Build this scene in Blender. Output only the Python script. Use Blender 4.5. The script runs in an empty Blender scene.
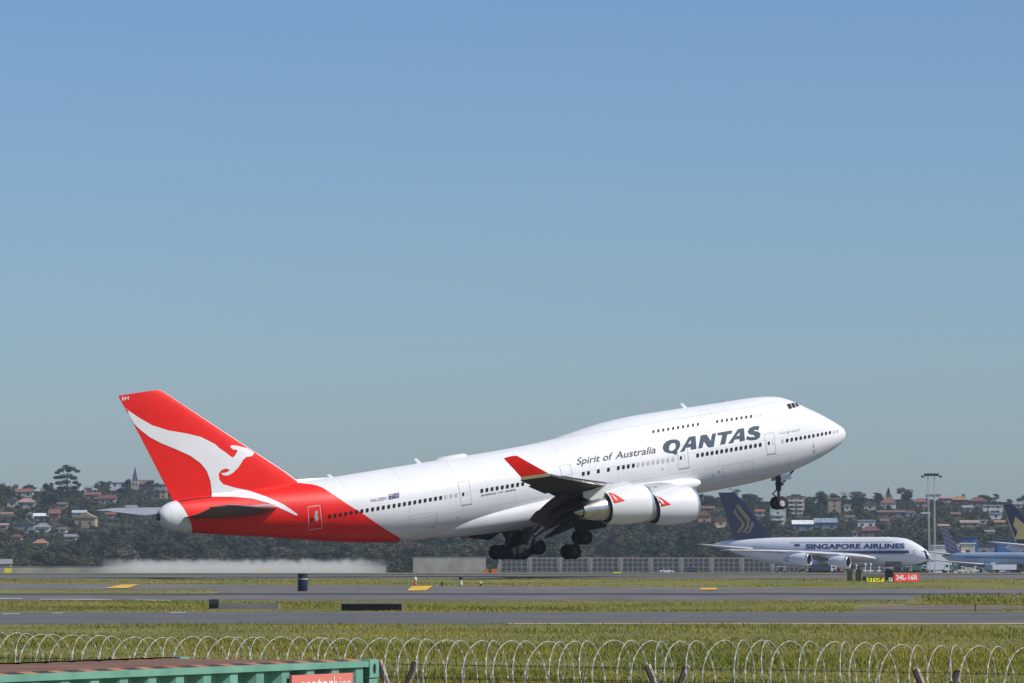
import bpy, bmesh, math, random
import numpy as np
from mathutils import Vector, Matrix
from mathutils.bvhtree import BVHTree
from mathutils.geometry import tessellate_polygon

C = bpy.context
SC = C.scene
COL = SC.collection
RAD = math.radians
rng = np.random.default_rng(7)
random.seed(7)

# ------------------------------------------------------------------ camera, sky, sun, exposure
F, CX, HY, HC = 4200.0, 512.0, 563.0, 3.5        # focal length in pixels, horizon row, eye height
cd = bpy.data.cameras.new('camera')
cam = bpy.data.objects.new('camera', cd); COL.objects.link(cam)
cam.location = (0, 0, HC); cam.rotation_euler = (RAD(90), 0, 0)
cd.sensor_width = 36.0; cd.lens = F * 36.0 / 1024.0
cd.shift_y = (HY - 341.5) / 1024.0
cd.clip_start = 1.0; cd.clip_end = 30000.0
SC.camera = cam

SUN_EL, SUN_AZ = 48.0, 111.0                      # azimuth clockwise from the view direction
w = bpy.data.worlds.new('World'); SC.world = w; w.use_nodes = True
nt = w.node_tree; nt.nodes.clear()
sky = nt.nodes.new('ShaderNodeTexSky'); sky.sky_type = 'NISHITA'; sky.sun_disc = False
sky.sun_elevation = RAD(SUN_EL); sky.sun_rotation = RAD(SUN_AZ)
sky.air_density = 1.0; sky.dust_density = 0.8; sky.ozone_density = 10.0; sky.altitude = 0.0
bg = nt.nodes.new('ShaderNodeBackground'); bg.inputs['Strength'].default_value = 0.115
wo = nt.nodes.new('ShaderNodeOutputWorld')
nt.links.new(sky.outputs[0], bg.inputs[0]); nt.links.new(bg.outputs[0], wo.inputs[0])
sl = bpy.data.lights.new('sun', 'SUN'); sl.energy = 5.0; sl.angle = RAD(0.5); sl.color = (1.0, 0.945, 0.86)
so = bpy.data.objects.new('sun', sl); COL.objects.link(so)
sdir = Vector((math.sin(RAD(SUN_AZ)) * math.cos(RAD(SUN_EL)), math.cos(RAD(SUN_AZ)) * math.cos(RAD(SUN_EL)), math.sin(RAD(SUN_EL))))
so.rotation_euler = sdir.to_track_quat('Z', 'Y').to_euler(); so.location = (100, -100, 150)
SC.view_settings.view_transform = 'Standard'; SC.view_settings.look = 'None'
SC.view_settings.gamma = 1.0; SC.view_settings.use_curve_mapping = False
SC.view_settings.exposure = -0.12
SC.cycles.volume_bounces = 3

# ------------------------------------------------------------------ helpers
def pchip(xs, ys):
    xs = np.array(xs, float); ys = np.array(ys, float)
    h = np.diff(xs); d = np.diff(ys) / h
    m = np.zeros(len(xs)); m[0] = d[0]; m[-1] = d[-1]
    for i in range(1, len(xs) - 1):
        if d[i-1] * d[i] > 0:
            w1 = 2*h[i] + h[i-1]; w2 = h[i] + 2*h[i-1]
            m[i] = (w1 + w2) / (w1 / d[i-1] + w2 / d[i])
    def f(x):
        x = np.clip(np.asarray(x, float), xs[0], xs[-1])
        i = np.clip(np.searchsorted(xs, x, side='right') - 1, 0, len(xs) - 2)
        t = (x - xs[i]) / h[i]
        return ((2*t**3 - 3*t**2 + 1)*ys[i] + (t**3 - 2*t**2 + t)*h[i]*m[i] + (-2*t**3 + 3*t**2)*ys[i+1] + (t**3 - t**2)*h[i]*m[i+1])
    return f

class MB:
    """collects shapes into one mesh"""
    def __init__(s): s.v = []; s.f = []; s.m = []
    def add(s, vs, fs, mi=0):
        o = len(s.v); s.v += [tuple(map(float, p)) for p in vs]
        s.f += [tuple(o + i for i in q) for q in fs]; s.m += [mi] * len(fs)
        return s
    def box(s, c, d, mi=0, rz=0.0, M=None, taper=1.0):
        x, y, z = d[0]/2, d[1]/2, d[2]/2
        vs = [Vector((a*x*(taper if k > 0 else 1), b*y*(taper if k > 0 else 1), k*z)) for k in (-1, 1) for a, b in ((-1,-1),(1,-1),(1,1),(-1,1))]
        if rz: R_ = Matrix.Rotation(rz, 3, 'Z'); vs = [R_ @ v for v in vs]
        if M is not None: vs = [M @ v for v in vs]
        vs = [v + Vector(c) for v in vs]
        return s.add(vs, [(3,2,1,0),(4,5,6,7),(0,1,5,4),(1,2,6,5),(2,3,7,6),(3,0,4,7)], mi)
    def tube(s, p0, p1, r0, r1=None, n=10, mi=0, caps=True):
        r1 = r0 if r1 is None else r1
        p0 = Vector(p0); p1 = Vector(p1); a = (p1 - p0).normalized()
        u = a.orthogonal().normalized(); v = a.cross(u)
        vs = [p0 + (u*math.cos(t) + v*math.sin(t))*r0 for t in np.arange(n)*2*math.pi/n] + [p1 + (u*math.cos(t) + v*math.sin(t))*r1 for t in np.arange(n)*2*math.pi/n]
        fs = [(i, (i+1) % n, n + (i+1) % n, n + i) for i in range(n)]
        if caps: fs += [tuple(range(n-1, -1, -1)), tuple(range(n, 2*n))]
        return s.add(vs, fs, mi)
    def lathe(s, prof, o=(0,0,0), ax=(1,0,0), n=24, mi=0, mis=None):
        a = Vector(ax).normalized(); u = a.orthogonal().normalized(); v = a.cross(u); o = Vector(o)
        vs = []
        for (x, r) in prof:
            for t in np.arange(n)*2*math.pi/n: vs.append(o + a*x + (u*math.cos(t) + v*math.sin(t))*max(r, 1e-4))
        for k in range(len(prof)-1):
            pass
        base = len(s.v); s.v += [tuple(p) for p in vs]
        for k in range(len(prof)-1):
            for i in range(n):
                j = (i+1) % n
                s.f.append((base+k*n+i, base+k*n+j, base+(k+1)*n+j, base+(k+1)*n+i)); s.m.append(mis[k] if mis else mi)
        return s
    def loft(s, rings, mi=0, closed=True, cap=True, mfun=None):
        n = len(rings[0]); base = len(s.v)
        for r in rings: s.v += [tuple(map(float, p)) for p in r]
        for k in range(len(rings)-1):
            for i in range(n if closed else n-1):
                j = (i+1) % n
                s.f.append((base+k*n+i, base+k*n+j, base+(k+1)*n+j, base+(k+1)*n+i)); s.m.append(mfun(k, i) if mfun else mi)
        if cap:
            s.f.append(tuple(base+i for i in range(n-1, -1, -1))); s.m.append(mi)
            s.f.append(tuple(base+(len(rings)-1)*n+i for i in range(n))); s.m.append(mi)
        return s
    def build(s, name, mats, parent=None, smooth=None, recalc=True):
        me = bpy.data.meshes.new(name); me.from_pydata(s.v, [], s.f)
        if not isinstance(mats, (list, tuple)): mats = [mats]
        for m in mats: me.materials.append(m)
        if len(mats) > 1: me.polygons.foreach_set('material_index', s.m)
        if recalc:
            b = bmesh.new(); b.from_mesh(me); bmesh.ops.recalc_face_normals(b, faces=b.faces); b.to_mesh(me); b.free()
        if smooth is not None:
            me.polygons.foreach_set('use_smooth', [True]*len(me.polygons))
            if smooth < 179: me.set_sharp_from_angle(angle=RAD(smooth))
        me.update()
        o = bpy.data.objects.new(name, me); COL.objects.link(o)
        if parent is not None: o.parent = parent
        return o
    def bvh(s): return BVHTree.FromPolygons(s.v, s.f)

def tag(o, label=None, cat=None, group=None, kind=None):
    if label: o['label'] = label
    if cat: o['category'] = cat
    if group: o['group'] = group
    if kind: o['kind'] = kind
    return o
def empty(name, loc=(0,0,0), rot=(0,0,0), label=None, cat=None, group=None):
    o = bpy.data.objects.new(name, None); COL.objects.link(o); o.location = loc; o.rotation_euler = rot
    o.empty_display_size = 0.5
    return tag(o, label, cat, group)
CHILD = {}
def copy_tree(o, parent=None):
    c = o.copy(); COL.objects.link(c); c.parent = parent
    for ch in [x for x in list(o.children)]: copy_tree(ch, c)
    return c

def mat(name, col, rough=0.6, metal=0.0, coat=0.0, var=0.0, scale=1.0, col2=None, bump=0.0, spec=0.5, coords='obj', detail=6.0):
    m = bpy.data.materials.new(name); m.use_nodes = True
    n = m.node_tree; b = n.nodes['Principled BSDF']
    b.inputs['Base Color'].default_value = (*col, 1); b.inputs['Roughness'].default_value = rough
    b.inputs['Metallic'].default_value = metal; b.inputs['Coat Weight'].default_value = coat
    b.inputs['Specular IOR Level'].default_value = spec
    if var or col2 or bump:
        if coords == 'obj':
            tc = n.nodes.new('ShaderNodeTexCoord'); src = tc.outputs['Object']
        else:
            tc = n.nodes.new('ShaderNodeNewGeometry'); src = tc.outputs['Position']
        nz = n.nodes.new('ShaderNodeTexNoise'); nz.inputs['Scale'].default_value = scale; nz.inputs['Detail'].default_value = detail
        n.links.new(src, nz.inputs['Vector'])
        c2 = col2 if col2 else tuple(max(0, c*(1-var)) for c in col)
        mx = n.nodes.new('ShaderNodeMix'); mx.data_type = 'RGBA'
        rp = n.nodes.new('ShaderNodeMapRange'); rp.inputs[1].default_value = 0.35; rp.inputs[2].default_value = 0.65
        n.links.new(nz.outputs['Fac'], rp.inputs[0]); n.links.new(rp.outputs[0], mx.inputs['Factor'])
        mx.inputs['A'].default_value = (*col, 1); mx.inputs['B'].default_value = (*c2, 1)
        n.links.new(mx.outputs['Result'], b.inputs['Base Color'])
        if bump:
            bp = n.nodes.new('ShaderNodeBump'); bp.inputs['Strength'].default_value = bump; bp.inputs['Distance'].default_value = 0.05
            n.links.new(nz.outputs['Fac'], bp.inputs['Height']); n.links.new(bp.outputs[0], b.inputs['Normal'])
    return m

# pixel helpers: world point on the sight line of a pixel at depth d
def P(px, py, d): return Vector(((px-CX)/F*d, d, HC + (HY-py)/F*d))
# ground: metres below the eye against distance
DK = [(-300,3.5),(0,3.5),(48,3.5),(105,3.0),(183,2.70),(214,2.50),(250,2.20),(288,1.85),(333,1.35),(369,1.23),(438,1.2),(600,1.43),(1250,2.98),(1500,3.6),(1700,3.7),(9000,3.9)]
_drop = pchip([a for a, b in DK], [b for a, b in DK])
def gz(d): return HC - _drop(d)
def d_of_y(py):                                   # nearest distance at which the ground shows at this picture row
    ds = np.linspace(60, 900, 8000); ys = HY + F*_drop(ds)/ds
    i = np.argmax(ys <= py); return float(ds[i])

class Pose:
    def __init__(s, loc, psi, th=0.0):
        s.loc = Vector(loc); s.rot = (0, -th, psi)
        s.M = Matrix.Rotation(psi, 3, 'Z') @ Matrix.Rotation(-th, 3, 'Y'); s.Mi = s.M.transposed()
        s.o = s.Mi @ (Vector((0, 0, HC)) - s.loc)
    def ray(s, px, py): return s.Mi @ Vector(((px-CX)/F, 1.0, (HY-py)/F)).normalized()
    def cast(s, bvh, px, py):
        h = bvh.ray_cast(s.o, s.ray(px, py)); return h[0], h[1]
    def unproj(s, px, py, y):                     # local point in the plane y = const
        d = s.ray(px, py); t = (y - s.o.y)/d.y; return s.o + d*t

def shape2d(polys, cell=None):
    """polys: list of outlines (first is outer, the rest holes) -> verts2d, faces, optionally cut on a grid"""
    bm = bmesh.new(); pts = [Vector((x, y, 0)) for pl in polys for x, y in pl]
    vs = [bm.verts.new(p) for p in pts]
    for t in tessellate_polygon([[Vector((x, y, 0)) for x, y in pl] for pl in polys]):
        try: bm.faces.new([vs[i] for i in t])
        except ValueError: pass
    return _grid(bm, cell)
def _grid(bm, cell):
    if cell:
        xs = [v.co.x for v in bm.verts]; ys = [v.co.y for v in bm.verts]
        for a in np.arange(min(xs)+cell*.37, max(xs), cell):
            bmesh.ops.bisect_plane(bm, geom=bm.verts[:]+bm.edges[:]+bm.faces[:], plane_co=(a,0,0), plane_no=(1,0,0), dist=1e-5)
        for a in np.arange(min(ys)+cell*.37, max(ys), cell):
            bmesh.ops.bisect_plane(bm, geom=bm.verts[:]+bm.edges[:]+bm.faces[:], plane_co=(0,a,0), plane_no=(0,1,0), dist=1e-5)
    bm.verts.index_update()
    V = [(v.co.x, v.co.y) for v in bm.verts]; Fc = [tuple(v.index for v in f.verts) for f in bm.faces]
    bm.free(); return V, Fc
def text2d(body, size=1.0, shear=0.0, bold=0.0, spacing=1.0):
    cu = bpy.data.curves.new('t', 'FONT'); cu.body = body; cu.size = size; cu.shear = shear; cu.offset = bold
    cu.space_character = spacing; cu.fill_mode = 'FRONT'; cu.resolution_u = 4
    ob = bpy.data.objects.new('t', cu); COL.objects.link(ob)
    me = ob.evaluated_get(C.evaluated_depsgraph_get()).to_mesh()
    V = np.array([tuple(v.co)[:2] for v in me.vertices]); Fc = [tuple(p.vertices) for p in me.polygons]
    ob.evaluated_get(C.evaluated_depsgraph_get()).to_mesh_clear()
    bpy.data.objects.remove(ob); bpy.data.curves.remove(cu)
    V[:, 0] -= V[:, 0].min()
    if bold:                                 # the outline offset throws out stray corners for some words: use a thinner one then
        V0 = text2d(body, size, shear, 0.0, spacing)[0]
        if V[:, 1].max() > V0[:, 1].max() + 3*abs(bold) or V[:, 0].max() > V0[:, 0].max() + 6*abs(bold) or V[:, 1].min() < V0[:, 1].min() - 3*abs(bold):
            return text2d(body, size, shear, 0.0, spacing)
    return V, Fc
def text_px(body, p0, p1, h, shear=0.0, bold=0.0, spacing=1.0, lean=0.0, cell=2.2):
    """text whose baseline runs from pixel p0 to p1 with capitals h pixels high"""
    V, Fc = text2d(body, 1.0, shear, bold, spacing)
    W_ = V[:, 0].max(); cap = 0.73
    ux = np.array([p1[0]-p0[0], p1[1]-p0[1]])/W_; uy = np.array([lean, -1.0])*h/cap
    Q = np.array(p0) + V[:, :1]*ux + V[:, 1:]*uy
    if cell: return _cut([tuple(q) for q in Q], Fc, cell)
    return [tuple(q) for q in Q], Fc
def _cut(V, Fc, cell):
    bm = bmesh.new(); vs = [bm.verts.new((x, y, 0)) for x, y in V]
    for f in Fc:
        try: bm.faces.new([vs[i] for i in f])
        except ValueError: pass
    bmesh.ops.remove_doubles(bm, verts=bm.verts[:], dist=1e-4)
    return _grid(bm, cell)
def decal(name, V, Fc, pose, bvh, mats, parent, off=0.02, mi=None, smooth=180):
    out = []; ok = []
    for (x, y) in V:
        p, nrm = pose.cast(bvh, x, y)
        if p is None: out.append((0,0,0)); ok.append(False); continue
        if nrm.dot(pose.o - p) < 0: nrm = -nrm
        out.append(tuple(p + nrm*off)); ok.append(True)
    mb = MB(); fs = []
    for f in Fc:
        if all(ok[i] for i in f):
            q = [Vector(out[i]) for i in f]
            if max((q[i]-q[i-1]).length for i in range(len(q))) < 6: fs.append(f)
    used = sorted({i for f in fs for i in f}); mp = {i: k for k, i in enumerate(used)}
    mb.add([out[i] for i in used], [tuple(mp[i] for i in f) for f in fs])
    return mb.build(name, mats, parent, smooth, recalc=False)
def poly_line(pts, wd):
    """closed px outline -> thin strip quads"""
    V = []; Fc = []; n = len(pts); c = np.mean(pts, axis=0)
    for p in pts:
        p = np.array(p, float); d = (p - c)/np.linalg.norm(p - c)
        V += [tuple(p + d*wd*.5), tuple(p - d*wd*.5)]
    for i in range(n):
        j = (i+1) % n; Fc.append((2*i, 2*i+1, 2*j+1, 2*j))
    return _cut(V, Fc, 2.5)
def rrect(cx, cy, w, h, r, sl=0.0, n=3):
    pts = []
    for qx, qy, a0 in ((1,1,0),(-1,1,90),(-1,-1,180),(1,-1,270)):
        for k in range(n):
            a = RAD(a0 + 90*k/(n-1)); x = qx*(w/2-r) + r*math.cos(a); y = qy*(h/2-r) + r*math.sin(a)
            pts.append((cx + x, cy + y - sl*x))
    return pts
def disc(cx, cy, r, n=10): return [(cx+r*math.cos(t), cy+r*math.sin(t)) for t in np.arange(n)*2*math.pi/n]
# ------------------------------------------------------------------ ground sheet and paved strips
M_SOIL = mat('dry_grass_soil', (0.20, 0.172, 0.038), 0.95, col2=(0.115, 0.122, 0.024), scale=0.12, coords='pos')
M_FAR = mat('hillside_ground', (0.020, 0.026, 0.010), 0.95, col2=(0.034, 0.030, 0.015), scale=0.03, coords='pos')
def asphalt(name, c, c2, sc=0.25):
    m = mat(name, c, 0.85, col2=c2, scale=sc, coords='pos', bump=0.0)
    n = m.node_tree; b = n.nodes['Principled BSDF']
    g = n.nodes.new('ShaderNodeNewGeometry'); mp = n.nodes.new('ShaderNodeMapping'); mp.inputs['Scale'].default_value = (0.012, 0.5, 1)
    nz = n.nodes.new('ShaderNodeTexNoise'); nz.inputs['Scale'].default_value = 1.0; nz.inputs['Detail'].default_value = 5
    n.links.new(g.outputs['Position'], mp.inputs[0]); n.links.new(mp.outputs[0], nz.inputs['Vector'])
    mr = n.nodes.new('ShaderNodeMapRange'); mr.inputs[1].default_value = .3; mr.inputs[2].default_value = .7; mr.inputs[3].default_value = .72; mr.inputs[4].default_value = 1.12
    n.links.new(nz.outputs['Fac'], mr.inputs[0])
    old = b.inputs['Base Color'].links[0].from_socket
    mu = n.nodes.new('ShaderNodeVectorMath'); mu.operation = 'SCALE'; n.links.new(old, mu.inputs[0]); n.links.new(mr.outputs[0], mu.inputs['Scale'])
    n.links.new(mu.outputs[0], b.inputs['Base Color'])
    return m
M_ASPH = asphalt('asphalt', (0.122, 0.116, 0.110), (0.092, 0.088, 0.085))
M_RUN = asphalt('runway_concrete', (0.155, 0.142, 0.128), (0.105, 0.098, 0.090))
M_DARK = mat('rubber_and_shadow_dark', (0.045, 0.045, 0.052), 0.8, var=0.3, scale=0.3, coords='pos')  # rubber on the taxiway, painted shadow on the runway
M_YEL = mat('yellow_paint', (0.72, 0.42, 0.03), 0.7, var=0.2, scale=0.8, coords='pos')
M_LINE = mat('pale_edge_paint', (0.50, 0.42, 0.20), 0.8, var=0.3, scale=0.3, coords='pos')
M_BROWN = mat('brown_bare_earth', (0.16, 0.12, 0.09), 0.95, var=0.35, scale=0.2, coords='pos')
M_CONC = mat('pale_concrete', (0.24, 0.23, 0.215), 0.9, var=0.3, scale=0.3, coords='pos')

DBREAK = sorted(set([-300, -100] + list(np.arange(0, 700, 3.0)) + list(np.arange(700, 1600, 20.0))))
def sheet(name, d0, d1, px0, px1, m, lift, kind='structure', skew=None):
    """a strip of ground between two distances and two picture columns (px taken at each row's own distance)"""
    ds = [d0] + [d for d in DBREAK if d0 < d < d1] + [d1]; mb = MB(); V = []; n = 2
    for d in ds:
        a = px0 if not callable(px0) else px0(d); b_ = px1 if not callable(px1) else px1(d)
        for t in (0, 1): V.append(((a + (b_-a)*t), d, float(gz(d)) + lift))
    Fc = [(2*i, 2*i+1, 2*i+3, 2*i+2) for i in range(len(ds)-1)]
    o = mb.add(V, Fc).build(name, m, recalc=False); tag(o, kind=kind); return o
XW = 420.0
# terrain behind the airfield
def hash_noise(x, y, s, seed=0):
    x = np.asarray(x, float)/s; y = np.asarray(y, float)/s
    return (np.sin(x*1.7+seed)*np.cos(y*1.3-seed*2) + np.sin(x*.63+y*.9+seed*3)*.8 + np.cos(x*2.9-y*2.1+seed)*.4)/2.2
def hill(X, Y):
    X = np.asarray(X, float); Y = np.asarray(Y, float)
    t = np.clip((Y-1640)/820, 0, 1); s = t*t*(3-2*t)*.55 + t*.45
    ridge = 45.5 - 7.5*np.clip((X+150)/300, 0, 1) + 1.5*np.sin(X/95+.6) + 1.2*np.sin(X/41+2)
    back = np.clip((Y-2560)/900, 0, 1); back = back*back*(3-2*back)
    z = ridge*s*(1-.5*back) + hash_noise(X, Y, 60, 1)*3.0*s
    return z
def tz(X, Y): return gz(Y) + hill(X, Y)
mb = MB(); ys = DBREAK[:]; xs = [-2600, -1200, -XW, -200, -80, 0, 80, 200, XW, 1200, 2600]
V = [(x, y, float(gz(y))) for y in ys for x in xs]; n = len(xs)
mb.add(V, [(j*n+i, j*n+i+1, (j+1)*n+i+1, (j+1)*n+i) for j in range(len(ys)-1) for i in range(n-1)])
tag(mb.build('airfield_ground', M_SOIL, recalc=False), kind='structure')
mb = MB(); y0 = DBREAK[-1]; ys = np.concatenate([np.arange(y0, 3400, 30), [3700, 4100, 4600]]); xs = np.arange(-2600, 2601, 40.0); n = len(xs)
XX, YY = np.meshgrid(xs, ys); ZZ = tz(XX, YY); ZZ[0, :] = gz(y0)
mb.add(np.stack([XX.ravel(), YY.ravel(), ZZ.ravel()], 1), [(j*n+i, j*n+i+1, (j+1)*n+i+1, (j+1)*n+i) for j in range(len(ys)-1) for i in range(n-1)])
tag(mb.build('hillside_terrain', M_FAR, None, 180, recalc=False), kind='structure')

D_ROAD0, D_ROAD1 = d_of_y(624.5), d_of_y(612)
D_TAX0 = d_of_y(600.8)
D_RUN0 = d_of_y(579)
sheet('perimeter_road', D_ROAD0, D_ROAD1, -XW, XW, M_ASPH, 0.006)
# pale worn edge on the near side of the road, from mid-picture to the right
sheet('road_edge_line', D_ROAD0+0.6, D_ROAD0+2.4, -0.2*1, XW, M_LINE, 0.012)
# taxiway with an oblique far edge
mb = MB(); fe = lambda px: d_of_y(583.6 + 5.6*min(max(px, 0), 1024)/1024)
pxs = [-900, 0, 128, 256, 384, 512, 640, 768, 896, 1024, 1900]
V = []; Fc = []; R_ = 14
for a in pxs:
    dn = D_TAX0; df = fe(a)
    for k in range(R_+1):
        d = dn + (df-dn)*k/R_; V.append(((a-CX)/F*270, d, float(gz(d)) + 0.012))
n = R_+1
Fc = [(i*n+k, (i+1)*n+k, (i+1)*n+k+1, i*n+k+1) for i in range(len(pxs)-1) for k in range(R_)]
tag(mb.add(V, Fc).build('taxiway', M_RUN, recalc=False), kind='structure')
sheet('taxiway_tyre_track', d_of_y(595.0), d_of_y(593.4), -XW, XW, M_DARK, 0.018)
sheet('runway', D_RUN0, 470, -1200, 1200, M_RUN, 0.012)
sheet('runway_shadow_strip', 425, 470, -1200, 1200, M_DARK, 0.018)  # dark strip paints the shadow line along the far side
sheet('apron', 980, 1490, -150, 700, M_CONC, 0.02)
def quad_px(name, pts, m, lift):
    """painted patch whose corners are given as picture points on the ground"""
    V = []
    for px, py in pts:
        d = d_of_y(py); V.append(((px-CX)/F*d, d, float(gz(d)) + lift))
    o = MB().add(V, [tuple(range(len(V)))]).build(name, m, recalc=False); return tag(o, kind='structure')
quad_px('taxiway_marking', [(104,588.8),(128,588.6),(139,584.9),(122,585.2)], M_YEL, 0.05)
quad_px('taxiway_marking', [(407,591.4),(426,591.0),(433,586.4),(412,586.8)], M_YEL, 0.05)
quad_px('taxiway_marking', [(699,590.4),(717,590.2),(717,588.4),(701,588.6)], M_YEL, 0.05)
M_WPAINT = mat('worn_white_paint', (.42,.41,.39), .8, var=.4, scale=.6, coords='pos')
for a_, b_, y_ in ((-30,22,598.6),(40,112,599.6),(135,170,600.3)): quad_px('taxiway_dash', [(a_,y_+.5),(b_,y_+.9),(b_,y_+.1),(a_,y_-.3)], M_WPAINT, 0.03)
for a_, b_, y_ in ((2,20,614.0),(52,63,613.4),(170,186,613.0)): quad_px('road_dash', [(a_,y_+.5),(b_,y_+.4),(b_,y_-.4),(a_,y_-.3)], M_WPAINT, 0.02)
quad_px('grass_island', [(-60,594.2),(214,594.0),(226,592.4),(200,590.0),(-60,589.8)], M_SOIL, 0.03)
quad_px('grass_mound', [(905,604.6),(1200,604.6),(1200,594.6),(925,597.0),(908,600)], M_SOIL, 0.03)
quad_px('bare_earth', [(850,611),(1000,610.6),(1120,606.5),(925,605.4),(868,606.5)], M_BROWN, 0.02)
# ------------------------------------------------------------------ the jumbo jet taking off
M_WHITE = mat('white_aircraft_paint', (0.72, 0.725, 0.73), 0.45, spec=0.3, var=0.05, scale=0.35)
M_TAILU = mat('shaded_tail_underside', (0.075, 0.07, 0.07), 0.5, var=.2, scale=.8)  # darker than the upper skin: shade beneath put into the colour
M_HUB = mat('dark_wheel_hub', (0.030, 0.030, 0.033), 0.6)
M_LGREYT = mat('sunlit_upper_skin', (0.36, 0.37, 0.39), 0.45, var=0.15, scale=0.6)  # upper skin made lighter, its sunlit tone put into the colour
M_WHITE2 = mat('white_fairing_paint', (0.66, 0.665, 0.67), 0.5, spec=.3, var=0.08, scale=0.5)
M_RED = mat('red_aircraft_paint', (0.77, 0.013, 0.008), 0.42, spec=0.25, var=0.10, scale=0.4)
M_WINGG = mat('shaded_wing_grey', (0.030, 0.030, 0.032), 0.6, spec=.12, var=0.25, scale=0.6)  # near black: shade under the wing put into the colour
M_WINGD = mat('shaded_flap_grey', (0.028, 0.028, 0.030), 0.6, spec=.12, var=0.3, scale=0.8)  # flaps darkened too, for the shade under the wing
M_METAL = mat('bare_metal', (0.72, 0.72, 0.73), 0.32, metal=0.9)
M_HOT = mat('heated_steel', (0.62, 0.60, 0.585), 0.34, metal=0.95, var=0.3, scale=2.0)
M_BLACK = mat('black_void', (0.012, 0.012, 0.024), 0.7)
M_TYRE = mat('tyre_rubber', (0.012, 0.012, 0.013), 0.85, var=0.3, scale=4)
M_STRUT = mat('landing_gear_grey', (0.045, 0.045, 0.05), 0.6, var=0.4, scale=3)
M_STRUTW = mat('landing_gear_white', (0.55, 0.55, 0.56), 0.45, var=0.2, scale=3)
M_GLASS = mat('window_glass', (0.018, 0.02, 0.024), 0.5, spec=0.15)
M_BLANK = mat('blanked_window', (0.42, 0.42, 0.42), 0.5)
M_LINEG = mat('panel_line', (0.50, 0.50, 0.51), 0.6)
M_SILL = mat('door_sill', (0.20, 0.20, 0.21), 0.5)
M_LETTER = mat('blue_grey_lettering', (0.026, 0.050, 0.080), 0.55, col2=(0.042, 0.075, 0.11), spec=.2, scale=0.3)
M_LETTER2 = mat('grey_lettering', (0.085, 0.092, 0.10), 0.6, spec=.2)
M_NAVY = mat('flag_blue', (0.012, 0.018, 0.10), 0.5)

J = Pose((30.91, 382.35, 9.955), 0.50615, 0.15919)
jet = empty('jumbo_jet', J.loc, J.rot, 'big white four-engined jumbo jet with a red tail, nose raised, lifting off the runway', 'airplane')

# fuselage profile: distance behind the nose -> top, bottom, half width, height of the widest point
pt = pchip([0,.05,.15,.35,.9,2.48,4.31,5.36,6.42,7.8,10,14,18.5,21.8,24.7,28.2,30.2,32.5,36,44,52,58,63,66.5,67.4,68.1,68.45],
           [5.42,5.68,5.86,6.08,6.47,7.52,8.55,9.16,9.62,9.88,10.0,10.03,10.12,10.14,10.0,9.56,9.28,9.15,9.1,9.15,9.2,9.32,9.42,9.46,9.35,9.05,8.75])
pb = pchip([0,.05,.15,.64,1.87,3.7,5.48,7.83,11,14,18,40,43.2,46,48.5,52.1,58.9,65,67.5,68.2,68.45],
           [5.42,5.12,4.95,4.57,4.03,3.45,3.03,2.64,2.42,2.36,2.35,2.40,2.58,2.76,3.02,3.64,5.13,6.40,7.0,7.5,7.9])
pw = pchip([0,.05,.15,.4,.9,2,4,6,9,12,16,44,48,52,56,60,64,67,68.2,68.45],
           [0,.33,.55,.88,1.25,1.85,2.5,2.9,3.16,3.24,3.25,3.25,3.15,2.92,2.5,1.98,1.4,.95,.65,.4])
pm = pchip([0,3,8,12,43,48,52,58.9,65,68.45],[5.42,5.45,5.5,5.6,5.65,5.85,6.25,7.15,7.9,8.3])
ST = [0.002,.02,.05,.1,.18,.3,.5,.75,1.05,1.4,1.8,2.3,2.8,3.4,4,4.6,5.2,5.8,6.4,7,7.8,8.6,9.5,10.5,12,13.5] + list(np.arange(15,34,1.0)) + list(np.arange(34,44,1.6)) + list(np.arange(44,67,.9)) + [67.2,67.5,67.8,68.05,68.25,68.38,68.45]
NR = 120
def fus_ring(x):
    zt, zb, wd, zm = float(pt(x)), float(pb(x)), float(pw(x)), float(pm(x)); r = []
    hump = np.clip((zt-9.2)/.9, 0, 1) if 6 < x < 33 else np.clip((x-3)/3, 0, 1)*np.clip((zt-9.2)/.9, 0, 1)
    for a in np.arange(NR)*2*math.pi/NR:
        c, s = math.cos(a), math.sin(a)
        if c >= 0:
            y = wd*s*(1 - .07*hump*math.sin(math.pi*c)**2); z = zm + (zt-zm)*c
        else: y = wd*s; z = zm + (zm-zb)*c
        r.append((-x, y, z))
    return r
fm = MB().loft([fus_ring(x) for x in ST])
F_BVH = fm.bvh()
def surf(px, py):
    p, n_ = J.cast(F_BVH, px, py); return p
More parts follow.
